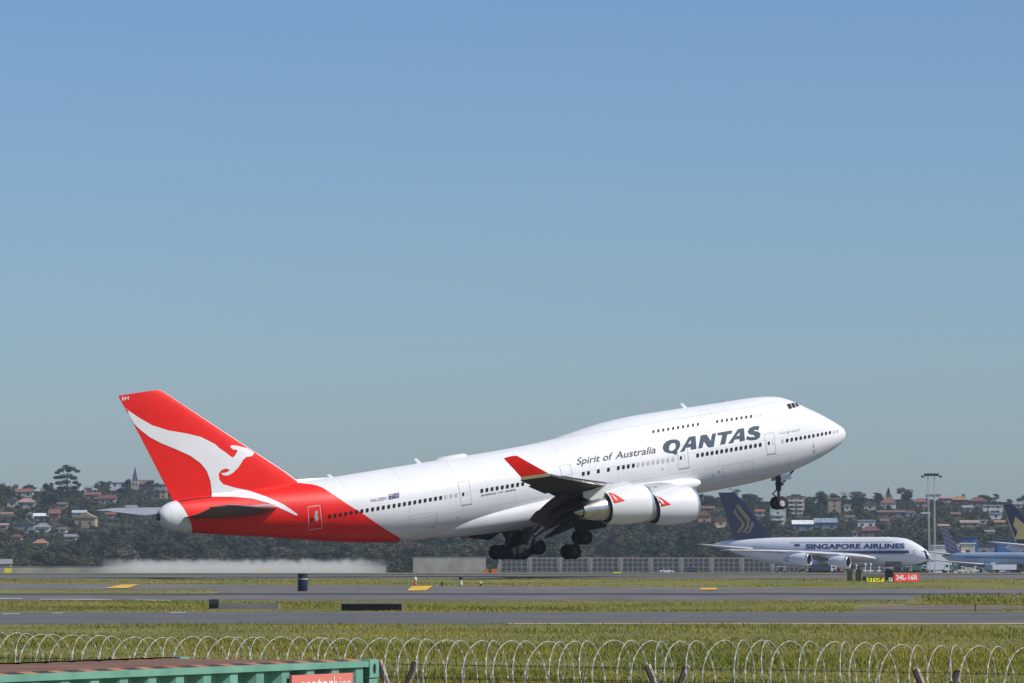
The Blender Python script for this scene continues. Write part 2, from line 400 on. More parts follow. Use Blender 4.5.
# where the red of the tail ends, read from points of the photograph on the fuselage side
redpts = []
for px, py in [(316,485.0),(334,494.6),(347,503.5),(360.6,511.8),(374,521),(388,530.5),(401,539)]:
    p = surf(px, py)
    if p is not None: redpts.append((p.z, -p.x))
redpts.sort()
redpts = [(2.0, redpts[0][1]-1.4)] + redpts + [(9.2, 55.3), (11.0, 57.5)]
w0 = surf(183, 507); w1 = surf(192.5, 529)
def fus_paint():
    m = mat('fuselage_paint', (0.80, 0.80, 0.80), 0.42, spec=0.3)
    n = m.node_tree; L = n.links.new; b = n.nodes['Principled BSDF']
    tc = n.nodes.new('ShaderNodeTexCoord'); sx = n.nodes.new('ShaderNodeSeparateXYZ'); L(tc.outputs['Object'], sx.inputs[0])
    def math_(op, a, b_=None, clamp=False):
        q = n.nodes.new('ShaderNodeMath'); q.operation = op; q.use_clamp = clamp
        for i, v in enumerate((a, b_)):
            if v is None: continue
            if hasattr(v, 'is_linked'): L(v, q.inputs[i])
            else: q.inputs[i].default_value = v
        return q.outputs[0]
    fac = math_('DIVIDE', math_('SUBTRACT', sx.outputs['Z'], 2.0), 9.0)
    fc = n.nodes.new('ShaderNodeFloatCurve'); cv = fc.mapping.curves[0]
    cv.points[0].location = ((redpts[0][0]-2)/9, (redpts[0][1]-40)/20); cv.points[1].location = ((redpts[-1][0]-2)/9, (redpts[-1][1]-40)/20)
    for z, x in redpts[1:-1]: cv.points.new((z-2)/9, (x-40)/20)
    fc.mapping.update(); L(fac, fc.inputs['Value'])
    bx = math_('ADD', math_('MULTIPLY', fc.outputs[0], 20.0), 40.0)
    xa = math_('MULTIPLY', sx.outputs['X'], -1.0)
    red = math_('MULTIPLY', math_('SUBTRACT', xa, bx), 12.0, True)
    # white tail cone behind a slanted line
    k = (w1.x - w0.x)/(w1.z - w0.z)
    cx = math_('MULTIPLY', math_('ADD', math_('MULTIPLY', math_('SUBTRACT', sx.outputs['Z'], w0.z), k), w0.x), -1.0)
    cone = math_('MULTIPLY', math_('SUBTRACT', xa, cx), 12.0, True)
    isred = math_('MULTIPLY', red, math_('SUBTRACT', 1.0, cone))
    # faint grime and skin panels
    nz = n.nodes.new('ShaderNodeTexNoise'); nz.inputs['Scale'].default_value = 1.0; nz.inputs['Detail'].default_value = 6
    mp = n.nodes.new('ShaderNodeMapping'); mp.inputs['Scale'].default_value = (.18, .5, .5); L(tc.outputs['Object'], mp.inputs[0]); L(mp.outputs[0], nz.inputs['Vector'])
    br = n.nodes.new('ShaderNodeTexBrick'); br.inputs['Scale'].default_value = 1.0; br.inputs['Mortar Size'].default_value = .03
    br.inputs['Brick Width'].default_value = 5.2; br.inputs['Row Height'].default_value = 1.55; br.inputs['Mortar Smooth'].default_value = .3
    br.inputs['Color1'].default_value = (1,1,1,1); br.inputs['Color2'].default_value = (.975,.975,.98,1); br.inputs['Mortar'].default_value = (.78,.78,.79,1)
    cmb = n.nodes.new('ShaderNodeCombineXYZ'); L(sx.outputs['X'], cmb.inputs[0]); L(sx.outputs['Z'], cmb.inputs[1]); L(cmb.outputs[0], br.inputs['Vector'])
    gr = n.nodes.new('ShaderNodeMapRange'); gr.inputs[1].default_value = .3; gr.inputs[2].default_value = .75; gr.inputs[3].default_value = 1.0; gr.inputs[4].default_value = .93; L(nz.outputs['Fac'], gr.inputs[0])
    mx = n.nodes.new('ShaderNodeMix'); mx.data_type = 'RGBA'; L(isred, mx.inputs['Factor'])
    mx.inputs['A'].default_value = (.72,.725,.73,1); mx.inputs['B'].default_value = (.77,.013,.008,1)
    m2 = n.nodes.new('ShaderNodeMix'); m2.data_type = 'RGBA'; m2.blend_type = 'MULTIPLY'; m2.inputs['Factor'].default_value = 1.0
    L(mx.outputs['Result'], m2.inputs['A']); L(br.outputs['Color'], m2.inputs['B'])
    sc = n.nodes.new('ShaderNodeVectorMath'); sc.operation = 'SCALE'; L(m2.outputs['Result'], sc.inputs[0]); L(gr.outputs[0], sc.inputs['Scale'])
    L(sc.outputs[0], b.inputs['Base Color'])
    return m
M_FUS = fus_paint()
fus = fm.build('fuselage', M_FUS, jet, 60)

def foil(c0, chord, inc, thick, n=13, camber=.02):
    """section ring in x-z: c0 leading edge (x,z) local, nose-up incidence in degrees; goes lower surface back to front then upper"""
    xs = .5*(1-np.cos(np.linspace(0, math.pi, n)))
    yt = 5*thick*(.2969*np.sqrt(xs)-.126*xs-.3516*xs**2+.2843*xs**3-.1015*xs**4)*1.0 + .0012*xs
    ca = camber*4*xs*(1-xs)
    pts = [(x, z) for x, z in zip(xs[::-1], (ca-yt)[::-1])] + [(x, z) for x, z in zip(xs[1:], (ca+yt)[1:])]
    a = RAD(inc); out = []
    for x, z in pts:
        X, Z = x*chord, z*chord
        out.append((c0[0] - (X*math.cos(a) + Z*math.sin(a)), c0[1] - X*math.sin(a) + Z*math.cos(a)))
    return out
# ---- wings. y positive = left side; sgn=-1 is the right wing, the one nearest the camera
TIPY = 30.2
wle = pchip([0, 2.5, 11.7, 20.9, TIPY], [16.9, 19.2, 27.9, 37.3, 47.7]); wte = pchip([0, 3.5, 11.7, 22.3, TIPY], [31.8, 32.6, 36.2, 43.9, 50.7])
def wz(y):
    t = max(0, (y-2.5)/27.7); return 3.35 + 2.6*t + 2.25*t*t
def winc(y): return 3.0 - 3.0*min(1, y/TIPY)
def wthick(y): return .125 - .045*min(1, y/TIPY)
def wing_ring(y, sgn, x0=None, frac=1.0):
    l, t = float(wle(y)), float(wte(y)); return [(x, sgn*y, z) for x, z in foil((-l, wz(y)), (t-l)*frac, winc(y), wthick(y)/frac*1.0 if frac == 1 else wthick(y))]
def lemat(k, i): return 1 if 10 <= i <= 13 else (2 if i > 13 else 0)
for sgn in (-1, 1):
    ysn = [2.0, 3.2, 4.5, 6, 8, 10, 11.7, 14, 16.5, 19, 20.9, 23, 25, 27, 28.6, TIPY]
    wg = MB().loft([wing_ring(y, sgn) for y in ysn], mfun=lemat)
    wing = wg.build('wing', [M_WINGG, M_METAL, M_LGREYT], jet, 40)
    if sgn < 0: W_BVH = wg.bvh()
    # winglet, leaning out
    y0, y1 = TIPY, TIPY + .85
    a = [(x, sgn*y0, z) for x, z in foil((-(float(wle(y0))+.15), wz(y0)), 2.75, 0, .08)]
    b = [(x, sgn*(y0+.12), z) for x, z in foil((-(float(wle(y0))+.55), wz(y0)+.25), 2.4, 0, .08)]
    c = [(x, sgn*y1, z) for x, z in foil((-(float(wle(y0))+3.4), wz(y0)+1.98), 1.25, 0, .08)]
    MB().loft([a, b]).build('winglet_root', M_METAL, wing, 40)
    MB().loft([b, c]).build('winglet', M_RED, wing, 40)
    # trailing edge flaps run out and down
    def flap(name, ya, yb, ch, drop, ang, back):
        rings = []
        for y in np.linspace(ya, yb, 5):
            t = float(wte(y)); l = float(wle(y)); zte = wz(y) - (t-l)*math.sin(RAD(winc(y)))
            rings.append([(x, sgn*y, z) for x, z in foil((-(t-back), zte-drop), ch, ang, .13, 9)])
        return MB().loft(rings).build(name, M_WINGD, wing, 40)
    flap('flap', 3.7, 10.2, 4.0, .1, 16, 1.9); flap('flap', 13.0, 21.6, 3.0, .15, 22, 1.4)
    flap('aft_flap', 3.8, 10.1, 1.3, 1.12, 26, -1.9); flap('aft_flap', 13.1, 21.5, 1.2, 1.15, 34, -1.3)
    # flap track fairings
    for y, ln in ((6.2, 5.6), (9.2, 5.2), (15.2, 4.8), (19.2, 4.4)):
        t = float(wte(y)); l = float(wle(y)); z0 = wz(y) - (t-l)*math.sin(RAD(winc(y))) - .35
        ax = Vector((-math.cos(RAD(17)), 0, -math.sin(RAD(17))))
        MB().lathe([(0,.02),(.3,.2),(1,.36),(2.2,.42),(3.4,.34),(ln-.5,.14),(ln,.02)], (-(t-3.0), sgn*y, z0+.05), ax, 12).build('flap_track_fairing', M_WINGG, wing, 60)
    # leading edge flaps hanging below the edge
    for ya, yb in ((4.2, 10.6), (13.2, 19.6), (22.2, 28.6)):
        rings = []
        for y in np.linspace(ya, yb, 4):
            l = float(wle(y)); rings.append([(x, sgn*y, z) for x, z in foil((-(l-.5), wz(y)-.16), .8, -22, .10, 7)])
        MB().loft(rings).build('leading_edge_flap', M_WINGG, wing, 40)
    # spoiler line / aileron as a darker trailing panel
    rings = []
    for y in (22.6, 27.4):
        t = float(wte(y)); l = float(wle(y)); zte = wz(y) - (t-l)*math.sin(RAD(winc(y)))
        rings.append([(x, sgn*y, z) for x, z in foil((-(t-1.0), zte+.05), 1.25, 6, .12, 7)])
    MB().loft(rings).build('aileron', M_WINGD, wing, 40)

# belly and wing root fairing
def fair_ring(x):
    t = (x-16.6)/(44.5-16.6); e = math.sin(math.pi*min(1, max(0, t))**.8)**.42
    wd = .6 + 3.15*e; zc = 3.55 - .1*e; hb = .5 + 1.05*e; ht = .35 + 1.05*e
    r = []
    for a in np.arange(40)*2*math.pi/40:
        c, s = math.cos(a), math.sin(a); sy = math.copysign(abs(s)**.75, s)
        r.append((-x, wd*sy, zc + (ht if c > 0 else hb)*math.copysign(abs(c)**.85, c)))
    return r
MB().loft([fair_ring(x) for x in [16.6,16.75,17,17.4,18,19,20.5,22,24,27,30,33,36,38.5,40.5,42,43.2,44,44.5]]).build('belly_fairing', M_WHITE2, jet, 60)
for sgn in (-1, 1):       # rounded glove where the leading edge meets the body
    MB().lathe([(0,.02),(.1,.18),(.35,.34),(.9,.5),(2,.64),(3.5,.68),(6,.6),(9,.35),(11,.1)], (-17.6, sgn*2.95, 3.5), Vector((-1, sgn*.1, .015)), 20).build('wing_root_glove', M_WHITE, jet, 60)

# ---- engines
def engine(x0, y, z0, sgn):
    dz = Vector((-1, 0, .035)).normalized()
    o = (-x0, sgn*y, z0)
    e = MB().lathe([(4.02,1.31),(4.0,1.25),(3.7,1.17),(2.0,1.12),(1.0,1.10),(.45,1.14),(.14,1.22),(.02,1.30),(0,1.345),(.03,1.39),(.14,1.45),(.45,1.53),(1.0,1.585),(1.8,1.60),(2.6,1.55),(3.4,1.44),(4.02,1.32)], o, dz, 40)
    cowl = e.build('engine', M_WHITE, jet, 50); bv = e.bvh()
    MB().lathe([(.16,1.17),(.03,1.27),(-.012,1.345),(.02,1.40),(.15,1.462),(.30,1.50)], o, dz, 40).build('intake_lip', M_METAL, cowl, 60)
    fan = MB().lathe([(1.25,1.12),(1.27,.45)], o, dz, 40)
    for k in range(22):
        a = k*2*math.pi/22; u = Vector((0, math.cos(a), math.sin(a))); v = Vector((0, -math.sin(a), math.cos(a)))
        q = Vector(o) + dz*1.1
        fan.add([q+u*.36-v*.05, q+u*1.1-v*.12, q+u*1.1+v*.1+dz*.1, q+u*.36+v*.05+dz*.1], [(0,1,2,3)], 0)
    fan.build('fan', M_STRUT, cowl, None)
    MB().lathe([(.55,.01),(.7,.14),(.95,.30),(1.2,.38)], o, dz, 20).build('spinner', M_STRUT, cowl, 60)
    MB().lathe([(3.985,1.295),(3.99,1.22),(3.3,1.12),(2.9,.9)], o, dz, 40).build('dark_nozzle_lining', M_BLACK, cowl, 60)  # black lining paints the shade inside the nozzle opening
    MB().lathe([(3.0,.98),(3.7,1.0),(4.4,.98),(5.0,.92),(5.6,.80),(6.3,.64),(6.31,.58),(5.9,.55)], o, dz, 32, mis=None).build('core_cowl', M_HOT, cowl, 60)
    MB().lathe([(5.8,.48),(6.3,.42),(6.75,.24),(7.0,.04)], o, dz, 20).build('exhaust_plug', M_HOT, cowl, 60)
    # pylon
    l = float(wle(y)); zt = wz(y)
    rings = []
    for x, zb_, zt_, hw in ((x0+1.0, z0+1.45, z0+1.62, .06), (x0+1.8, z0+1.3, z0+2.0, .22), (x0+3.4, z0+1.1, zt-.1, .3), (l+.6, z0+.95, zt+.1, .32), (l+1.6, z0+.75, zt-.2, .30), (l+2.6, zt-.75, zt-.3, .05)):
        if x > x0+6.2: zb_ = max(zb_, z0+.8)
        rings.append([(-x, sgn*(y-hw), zb_), (-x, sgn*(y+hw), zb_), (-x, sgn*(y+hw), max(zb_+.1, zt_)), (-x, sgn*(y-hw), max(zb_+.1, zt_))])
    MB().loft(rings).build('pylon', M_WHITE2, cowl, 30)
    return cowl, bv
E_IN = (24.05, 11.7, 2.50); E_OUT = (34.0, 20.9, 4.02)
engs = {}
for key, (x0, y, z0) in (('in', E_IN), ('out', E_OUT)):
    for sgn in (-1, 1): engs[key, sgn] = engine(x0, y, z0, sgn)
def tri_emblem(key, pts, roo):
    cowl, bv = engs[key, -1]
    decal('emblem', *shape2d([pts], 2.0), J, bv, M_RED, cowl, .015)
    decal('emblem_kangaroo', *shape2d([roo], 1.5), J, bv, M_WHITE, cowl, .03)
tri_emblem('out', [(608.2,492.6),(612.5,493.5),(618,496),(625.2,500.8),(614.2,503.4),(611.5,497.5)], [(610.4,494.2),(613.6,495.8),(616.8,498.6),(616.4,499.4),(618.6,500.6),(616.4,500.6),(614.6,499.0),(612.6,496.2)])
tri_emblem('in', [(656.4,496.4),(660,497.4),(665,500.2),(671,504.8),(660.4,506.9),(656.8,500.5)], [(657.6,498.2),(660.8,499.8),(663.6,502.2),(663,503),(665,504.2),(663,504.2),(661.2,502.6),(659.4,500)])

# ---- fin
def fin_ring(z, le, te, thick):
    ch = te - le; return [(x, zz, z) for x, zz in foil((-le, 0), ch, 0, thick, 15, 0)]
frs = [(8.4, 54.2, 66.9, .07), (9.25, 55.15, 66.95, .072), (9.75, 55.7, 67.05, .075), (10.3, 56.3, 67.25, .078), (11, 57.15, 67.5, .08), (14, 60.85, 68.6, .085), (17, 64.5, 69.75, .085), (18.55, 66.35, 70.4, .08), (18.78, 66.75, 70.46, .06)]
fmb = MB().loft([fin_ring(*f) for f in frs], mfun=lambda k, i: 1 if 13 <= i <= 14 else 0)  # bright metal leading edge drawn white, sun highlight put into its colour
fin = fmb.build('tail_fin', [M_RED, M_WHITE], jet, 40)
MB().loft([[(x, -wd*1.8, 8.95), (x, -wd, 8.95+(z-8.95)*.5), (x, 0, z), (x, wd, 8.95+(z-8.95)*.5), (x, wd*1.8, 8.95)] for x, z, wd in [(-51.5, 9.12, .03), (-53, 9.28, .10), (-54.2, 9.42, .15), (-55.2, 9.5, .2), (-56.5, 9.5, .2)]]).build('dorsal_fillet', M_WHITE, jet, 80)
# the combined skin of fin and body that the painted kangaroo lies on
tb = MB(); tb.add(fm.v, fm.f); tb.add(fmb.v, fmb.f); T_BVH = tb.bvh()
ROO = [(120.6,401.2),(123.2,404.9),(127.6,410),(139.3,418),(152.4,425.4),(168.5,430.5),(186.1,433.4),(200.7,437),(204.6,438.8),(215.4,444.4),(219.3,448.3),(225.5,452.4),(231,456.8),(233.2,457.4),
 (235.4,454.9),(237.6,450.5),(236,449.8),(233.2,449.6),(231.2,448.2),(230.2,446.6),(231.7,445.1),(238.3,446.1),(247,448.3),(252.9,452),(253.9,453.6),(251.5,456.3),(246.3,457),(242.7,460),(240.8,463.6),(238.3,467.3),(232.4,473.2),
 (227.3,475.7),(222.2,475),(221.2,473.2),(224.4,472.9),(228,471.7),(229.6,469.8),(225.9,468.6),(221.5,469.8),(218.5,473.9),(219.3,479.8),(222.9,484.1),(233.9,487.4),(248.5,490.7),(266.1,496.6),(283.7,504.6),(295.4,512.7),(298,514.9),(296.1,515.6),(283.7,509.8),(269,503.2),(252.9,498.8),(233.9,497),(211.6,496.9),
 (211.7,492.9),(210.4,481.2),(206.8,471),(203.7,467.0),(200.2,462.9),(190,455.6),(175.9,449.2),(161.2,443.2),(149.5,437.1),(139.3,429),(134.1,423.9),(129,415.1),(123.5,406.8)]
decal('kangaroo', *shape2d([ROO], 2.2), J, T_BVH, M_WHITE, fin, .024)
decal('lettering', *text_px('EH', (121.8,400.4), (128.6,399.4), 3.2, bold=.03), J, T_BVH, M_WHITE, fin, .024)
rl = [(178.5,500.6),(196,498.3),(211.6,497.0),(211.6,497.9),(196,499.3),(179,501.6)]
decal('rudder_gap', *shape2d([rl], 3), J, T_BVH, M_BLACK, fin, .022)
decal('rudder_gap', *shape2d([[(211.2,497),(211.9,496.8),(211.6,486),(209.9,476.5),(209.2,476.7),(210.8,486)]], 3), J, T_BVH, mat('red_gap', (.30,.006,.005), .5), fin, .016)
# ---- tailplane
for sgn in (-1, 1):
    rings = []
    for y, le, te, z, th in ((.6, 57.0, 66.6, 7.45, .10), (2.0, 58.3, 66.75, 7.62, .10), (6, 62.1, 67.5, 8.12, .09), (10.4, 66.0, 68.45, 8.82, .08), (11.5, 67.2, 69.1, 9.0, .06)):
        rings.append([(x, sgn*y, zz) for x, zz in foil((-le, z), te-le, -3.0, th, 13, -.01)])
    MB().loft(rings, mfun=lambda k, i: 1 if 11 <= i <= 12 else (2 if i > 12 else 0)).build('tailplane', [M_TAILU, M_METAL, M_LGREYT], jet, 40)
MB().lathe([(-.25,.42),(0,.36),(.18,.30),(.2,.2),(-.1,.18)], (-68.35, 0, 8.32), (-1,0,0), 20).build('exhaust_outlet', M_BLACK, jet, 60)

# ---- windows
def win(px, py, w_=2.85, h_=4.1, m=None, name='window', bv=F_BVH, sl=.155):
    V, Fc = shape2d([rrect(px, py, w_, h_, .95, sl)]); return decal(name, V, Fc, J, bv, m or M_GLASS, jet, .022)
def lin(a, b, n): return [(a[0]+(b[0]-a[0])*k/(n-1), a[1]+(b[1]-a[1])*k/(n-1)) for k in range(n)]
rows = lin((329.6,516.4),(394.1,505.8),13) + lin((394.1,505.8),(456.2,495.2),13)[1:]
for k, q in enumerate(rows): win(*q, m=M_BLANK if k >= 22 else None)
for q in lin((481.8,490.8),(522.7,483.9),9): win(*q)
for q in [(583.3,473.8),(588.4,473),(598.3,471.3),(608.4,469.7),(618.3,468),(623.4,467.2),(628.3,466.4),(633.3,465.6)]: win(*q)
for q in lin((638.2,464.9),(673,459.4),8): win(*q, m=M_BLANK)
for q in lin((697.6,455.4),(760.2,444.8),14): win(*q, w_=2.75, h_=4.1)
for k, (x, y) in enumerate([(782.7,441.0),(787.2,440.4),(791.7,439.6),(796.2,438.8),(800.7,438),(805,437.2),(809.1,436.5),(813.4,435.7),(817.8,434.9),(821.9,434.1),(825.9,433.3),(829.8,432.6),(834,431.9),(837.2,431.2)]):
    win(x, y, 2.6 - .05*k, 4.0 - .05*k, m=M_BLANK if k in (0, 12, 13) else None)
for q in lin((653.4,431.6),(697.9,424.3),10): win(*q, w_=2.3, h_=3.3)
for k, q in enumerate(lin((717.2,421.5),(760.8,414.9),10)): win(*q, w_=2.3, h_=3.3, m=M_BLANK if k > 7 else None)
for pts in ([(786.6,404.4),(790.2,403.6),(792.3,408.3),(788.9,409.2)], [(790.9,403.5),(793.6,402.9),(795.9,407.2),(793.0,408.1)], [(794.3,402.8),(796.4,402.6),(799.2,405.9),(796.7,406.9)]):
    decal('cockpit_window', *shape2d([pts], 2), J, F_BVH, M_GLASS, jet, .022)
# ---- doors: outline, sill, small window and handle
def door(tl, tr, br, bl, sill=True, m=None, wn=None, label=None):
    o = decal('door', *poly_line([tl, ((tl[0]+tr[0])/2, (tl[1]+tr[1])/2-.4), tr, ((tr[0]+br[0])/2, (tr[1]+br[1])/2), br, bl, ((tl[0]+bl[0])/2, (tl[1]+bl[1])/2)], .45), J, F_BVH, m or M_LINEG, jet, .022)
    if label: o['label'] = label
    if sill:
        a = np.array(bl, float); b = np.array(br, float); decal('door_sill', *shape2d([[tuple(a+(-.2,-.5)), tuple(b+(.3,-.5)), tuple(b+(.3,.5)), tuple(a+(-.2,.5))]], 3), J, F_BVH, M_SILL, o, .02)
    if wn:
        decal('door_window', *shape2d([rrect(wn[0], wn[1], 2.1, 3.6, .7, .15)]), J, F_BVH, M_GLASS, o, .024)
        decal('door_handle', *shape2d([[(wn[0]+3.3,wn[1]-3),(wn[0]+3.9,wn[1]-3.1),(wn[0]+4.5,wn[1]+1.7),(wn[0]+3.9,wn[1]+1.8)]]), J, F_BVH, M_LINEG, o, .024)
    return o
door((458.2,482.4),(469,480.7),(472,503.6),(461.4,505.4), wn=(463.2,494.2))
door((676.8,447),(687.2,445.4),(689.2,467.2),(678.8,469.3), wn=(680.8,457.9))
door((764.4,434.2),(773.8,432.4),(776.2,453.2),(767,454.6), wn=(768.8,443.2))
door((559.5,466.2),(570.2,464.3),(572.2,474.8),(562.5,476.5), sill=False)
door((308.0,507.3),(319.8,505.6),(322.2,527.8),(308.9,529.9), sill=False, m=M_WHITE, label='red door with a white outline')
decal('door_marking', *shape2d([[(315,511),(318,510.6),(318.4,519),(316,522),(314.4,517)]]), J, F_BVH, M_BLANK, jet, .024)
decal('door_window', *shape2d([rrect(311.9, 519.6, 2.2, 3.6, .7, .15)]), J, F_BVH, M_GLASS, jet, .024)
for q in ([(723.5,465.5),(752.5,460.2),(753.5,476.0),(724.5,481)], [(409.5,515.5),(436.5,511.4),(437.2,530),(409.8,535)]):   # cargo doors
    decal('cargo_door', *poly_line(q, .35), J, F_BVH, M_LINEG, jet, .022)
decal('upper_deck_door', *poly_line([(699.5,410.5),(709.5,409),(715.5,428.8),(706.5,430.5)], .3), J, F_BVH, mat('faint_panel_line', (.66,.66,.67), .5), jet, .022)
for q in ((712.7,475.2),(719.2,471.6),(457.6,518),(429,527.6),(433,526.6),(662.5,469)): decal('vent', *shape2d([disc(*q, .8, 8)]), J, F_BVH, M_SILL, jet, .022)
for q in ([(813.2,444.8),(813.9,444.7),(814,447.6),(813.3,447.7)], [(814,449.8),(814.9,449.6),(814.6,452.6),(813.6,452.8)]): decal('probe', *shape2d([q]), J, F_BVH, M_SILL, jet, .022)

# ---- lettering and flag
def letters(body, p0, p1, h, m, cell=None, **k):
    V, Fc = text_px(body, p0, p1, h, **k); return decal('lettering', V, Fc, J, F_BVH, m, jet, .024)
z7 = lambda L_: [(650 + x/10.24, 400 + y/10.24) for x, y in L_]; z3 = lambda L_: [(640 + x/7.314, 410 + y/7.314) for x, y in L_]
for outl in ([z7([(130,492),(138,455),(168,422),(215,406),(270,404),(303,424),(310,458),(300,492),(276,522),(284,540),(262,562),(238,548),(180,542),(145,526)]), z7([(194,506),(198,470),(226,441),(256,440),(266,466),(258,498),(230,520),(205,522)])],
             [z7([(308,532),(398,378),(466,368),(475,500),(420,509),(419,482),(368,488),(352,525)]), z7([(387,452),(419,446),(421,408)])],
             [z7([(494,497),(519,362),(580,354),(622,420),(636,346),(676,340),(652,478),(598,486),(552,424),(536,490)])],
             [z7([(688,362),(694,336),(842,310),(836,344),(792,352),(770,450),(718,459),(740,359)])],
             [z7([(800,447),(900,298),(962,288),(971,415),(918,425),(917,399),(868,405),(850,440)]), z7([(886,370),(917,366),(919,328)])],
             [z3([(873,117),(830,119),(800,133),(787,158),(799,177),(830,183),(841,190),(834,198),(800,197),(783,190),(775,215),(810,222),(850,218),(876,201),(881,173),(863,158),(836,154),(831,149),(841,144),(866,147)])]):
    decal('lettering', *shape2d(outl, 2.0), J, F_BVH, M_LETTER, jet, .024)
letters('Spirit of', (576.6,464.9), (612.8,459.4), 7.3, M_LETTER2, shear=.16, bold=.012); letters('Australia', (615.2,459.0), (655.8,452.9), 7.3, M_LETTER2, shear=.16, bold=.012)
decal('lettering_notch', *shape2d([[(675.6,453.6),(678.4,449.5),(681.2,448.6),(682.4,446.4),(684.0,447.2),(682.2,449.6),(679.6,451),(677,455)]], 2), J, F_BVH, M_WHITE, jet, .022)
letters('VH-OEH', (370.4,502.5), (386.2,499.7), 3.4, M_LETTER2)
letters('BOEING 747-400ER', (481.4,496.4), (516,490.3), 1.7, M_LETTER2, bold=.01)
letters('Longreach', (779.6,434.2), (800.2,430.8), 2.9, M_BLANK)
FL = lambda a, b: (388.6 + 10.6*a - .1*b, 494.4 - 1.9*a + 5.3*b)
flag = decal('flag', *shape2d([[FL(0,0),FL(1,0),FL(1,1),FL(0,1)]], 3), J, F_BVH, M_NAVY, jet, .022)
for a, b, c, d in ((.0,.2,.48,.30),(.2,0,.28,.5)): decal('flag_cross', *shape2d([[FL(a,b),FL(c,b),FL(c,d),FL(a,d)]]), J, F_BVH, M_RED if a else M_WHITE, flag, .034)
for a, b in ((.24,.75),(.78,.2),(.68,.5),(.88,.45),(.78,.82)): decal('flag_star', *shape2d([disc(*FL(a,b), .45, 6)]), J, F_BVH, M_WHITE, flag, .034)

# ---- small things on the crown and under the belly
def blade(px, py, hgt, m=M_WHITE, lean=.35):
    p = J.unproj(px, py, 0); z0 = float(pt(-p.x)) - .05
    MB().loft([[(p.x+.2, 0, z0), (p.x, .04, z0), (p.x-.2, 0, z0), (p.x, -.04, z0)], [(p.x+.12-lean-.0, 0, z0+hgt), (p.x-lean, .02, z0+hgt), (p.x-lean-.15, 0, z0+hgt), (p.x-lean, -.02, z0+hgt)]]).build('antenna', m, jet)
blade(332, 477, .34); blade(419.5, 463, .5); blade(685.5, 408.5, .5); blade(724, 402.4, .16, M_SILL, .1)
p = J.unproj(453, 457, 0); z0 = float(pt(-p.x))
MB().loft([[(p.x+1.0+a, s*.32*k, z0-.08+h) for s, h in ((-1,0),(-1,h_),(1,h_),(1,0))] for a, k, h_ in ((.35,.3,.1),(0,1,.3),(-2.2,1,.3),(-2.7,.3,.1))]).build('satellite_dome', M_WHITE, jet, 60)
for px, py, ln in ((466, 533.5, .4), (288, 537.6, .18), (395,541.5,.15)):
    p = J.unproj(px, py, 0); z0 = float(pb(-p.x))
    MB().loft([[(p.x+.5, -.06, z0+.1), (p.x+.5, .06, z0+.1), (p.x-.5, .06, z0+.1), (p.x-.5, -.06, z0+.1)], [(p.x+.25, -.03, z0-ln), (p.x+.25, .03, z0-ln), (p.x-.6, .03, z0-ln), (p.x-.6, -.03, z0-ln)]]).build('drain_mast', M_SILL, jet)

# ---- landing gear
def wheel(c, parent, r=.655, w_=.50, hub=None):
    c = Vector(c)
    t = MB().lathe([(-w_*.5,.30),(-w_*.5,r*.82),(-w_*.34,r*.97),(-w_*.15,r),(w_*.15,r),(w_*.34,r*.97),(w_*.5,r*.82),(w_*.5,.30)], c, (0,1,0), 28).build('wheel', M_TYRE, parent, 50)
    MB().lathe([(-w_*.42,.02),(-w_*.42,.12),(-w_*.3,.16),(-w_*.36,.30),(-w_*.5,.32),(w_*.5,.32),(w_*.36,.30),(w_*.3,.16),(w_*.42,.12),(w_*.42,.02)], c, (0,1,0), 20).build('hub', hub or M_HUB, t, 50)
def bogie(y, rear, front, top, door_y=None):
    r = Vector((-rear[0], y, rear[1])); f = Vector((-front[0], y, front[1])); c = (r+f)/2; tp = Vector(top)
    g = MB().tube(r, f, .17, n=10); g.tube(c, c + (tp-c)*.5, .22, n=12); g.tube(c + (tp-c)*.4, tp, .36, n=12)
    for q in (r, f): g.tube(q - Vector((0,.75,0)), q + Vector((0,.75,0)), .10, n=8)
    mid = c + (tp-c)*.42; g.tube(c + (tp-c)*.15, mid + Vector((.75,0,-.1)), .07); g.tube(mid + Vector((.75,0,-.1)), c + (tp-c)*.5, .07)
    g.tube(mid, tp + Vector((2.0, 0, -.1)), .13); g.tube(mid, tp + Vector((0, -1.4 if y > 0 else 1.4, 0)), .11)
    g.tube(mid + Vector((-.2,0,0)), tp + Vector((-1.2, 0, 0)), .08)
    o = g.build('main_landing_gear', M_STRUT, jet, 50)
    for q in (r, f):
        for s in (-1, 1): wheel(q + Vector((0, s*.56, 0)), o)
    return o
for s in (-1, 1):
    bogie(s*5.5, (33.05,-.25), (31.75,.80), (-31.4, s*5.3, 3.4))
    bogie(s*1.9, (36.03,.20), (34.42,.36), (-34.6, s*1.9, 2.9))
    MB().box((-31.2, s*7.0, 2.35), (2.4, .07, 1.9), M=Matrix.Rotation(RAD(-12*s), 3, 'X')).build('gear_door', M_WINGD, jet)
nb = Vector((-7.9, 0, .22)); nt_ = Vector((-7.55, 0, 2.9))
g = MB().tube(nb, nb+(nt_-nb)*.55, .14, n=12).tube(nb+(nt_-nb)*.4, nt_, .26, n=12).tube(nb-Vector((0,.6,0)), nb+Vector((0,.6,0)), .09)
g.tube(nb+(nt_-nb)*.5, Vector((-5.9,0,2.9)), .1).tube(nb+(nt_-nb)*.15, nb+Vector((-.55,0,.9)), .06).tube(nb+Vector((-.55,0,.9)), nb+(nt_-nb)*.5, .06)
g.box(nb+(nt_-nb)*.62+Vector((.1,0,0)), (.3,.9,.28))
ng = g.build('nose_landing_gear', M_STRUT, jet, 50)
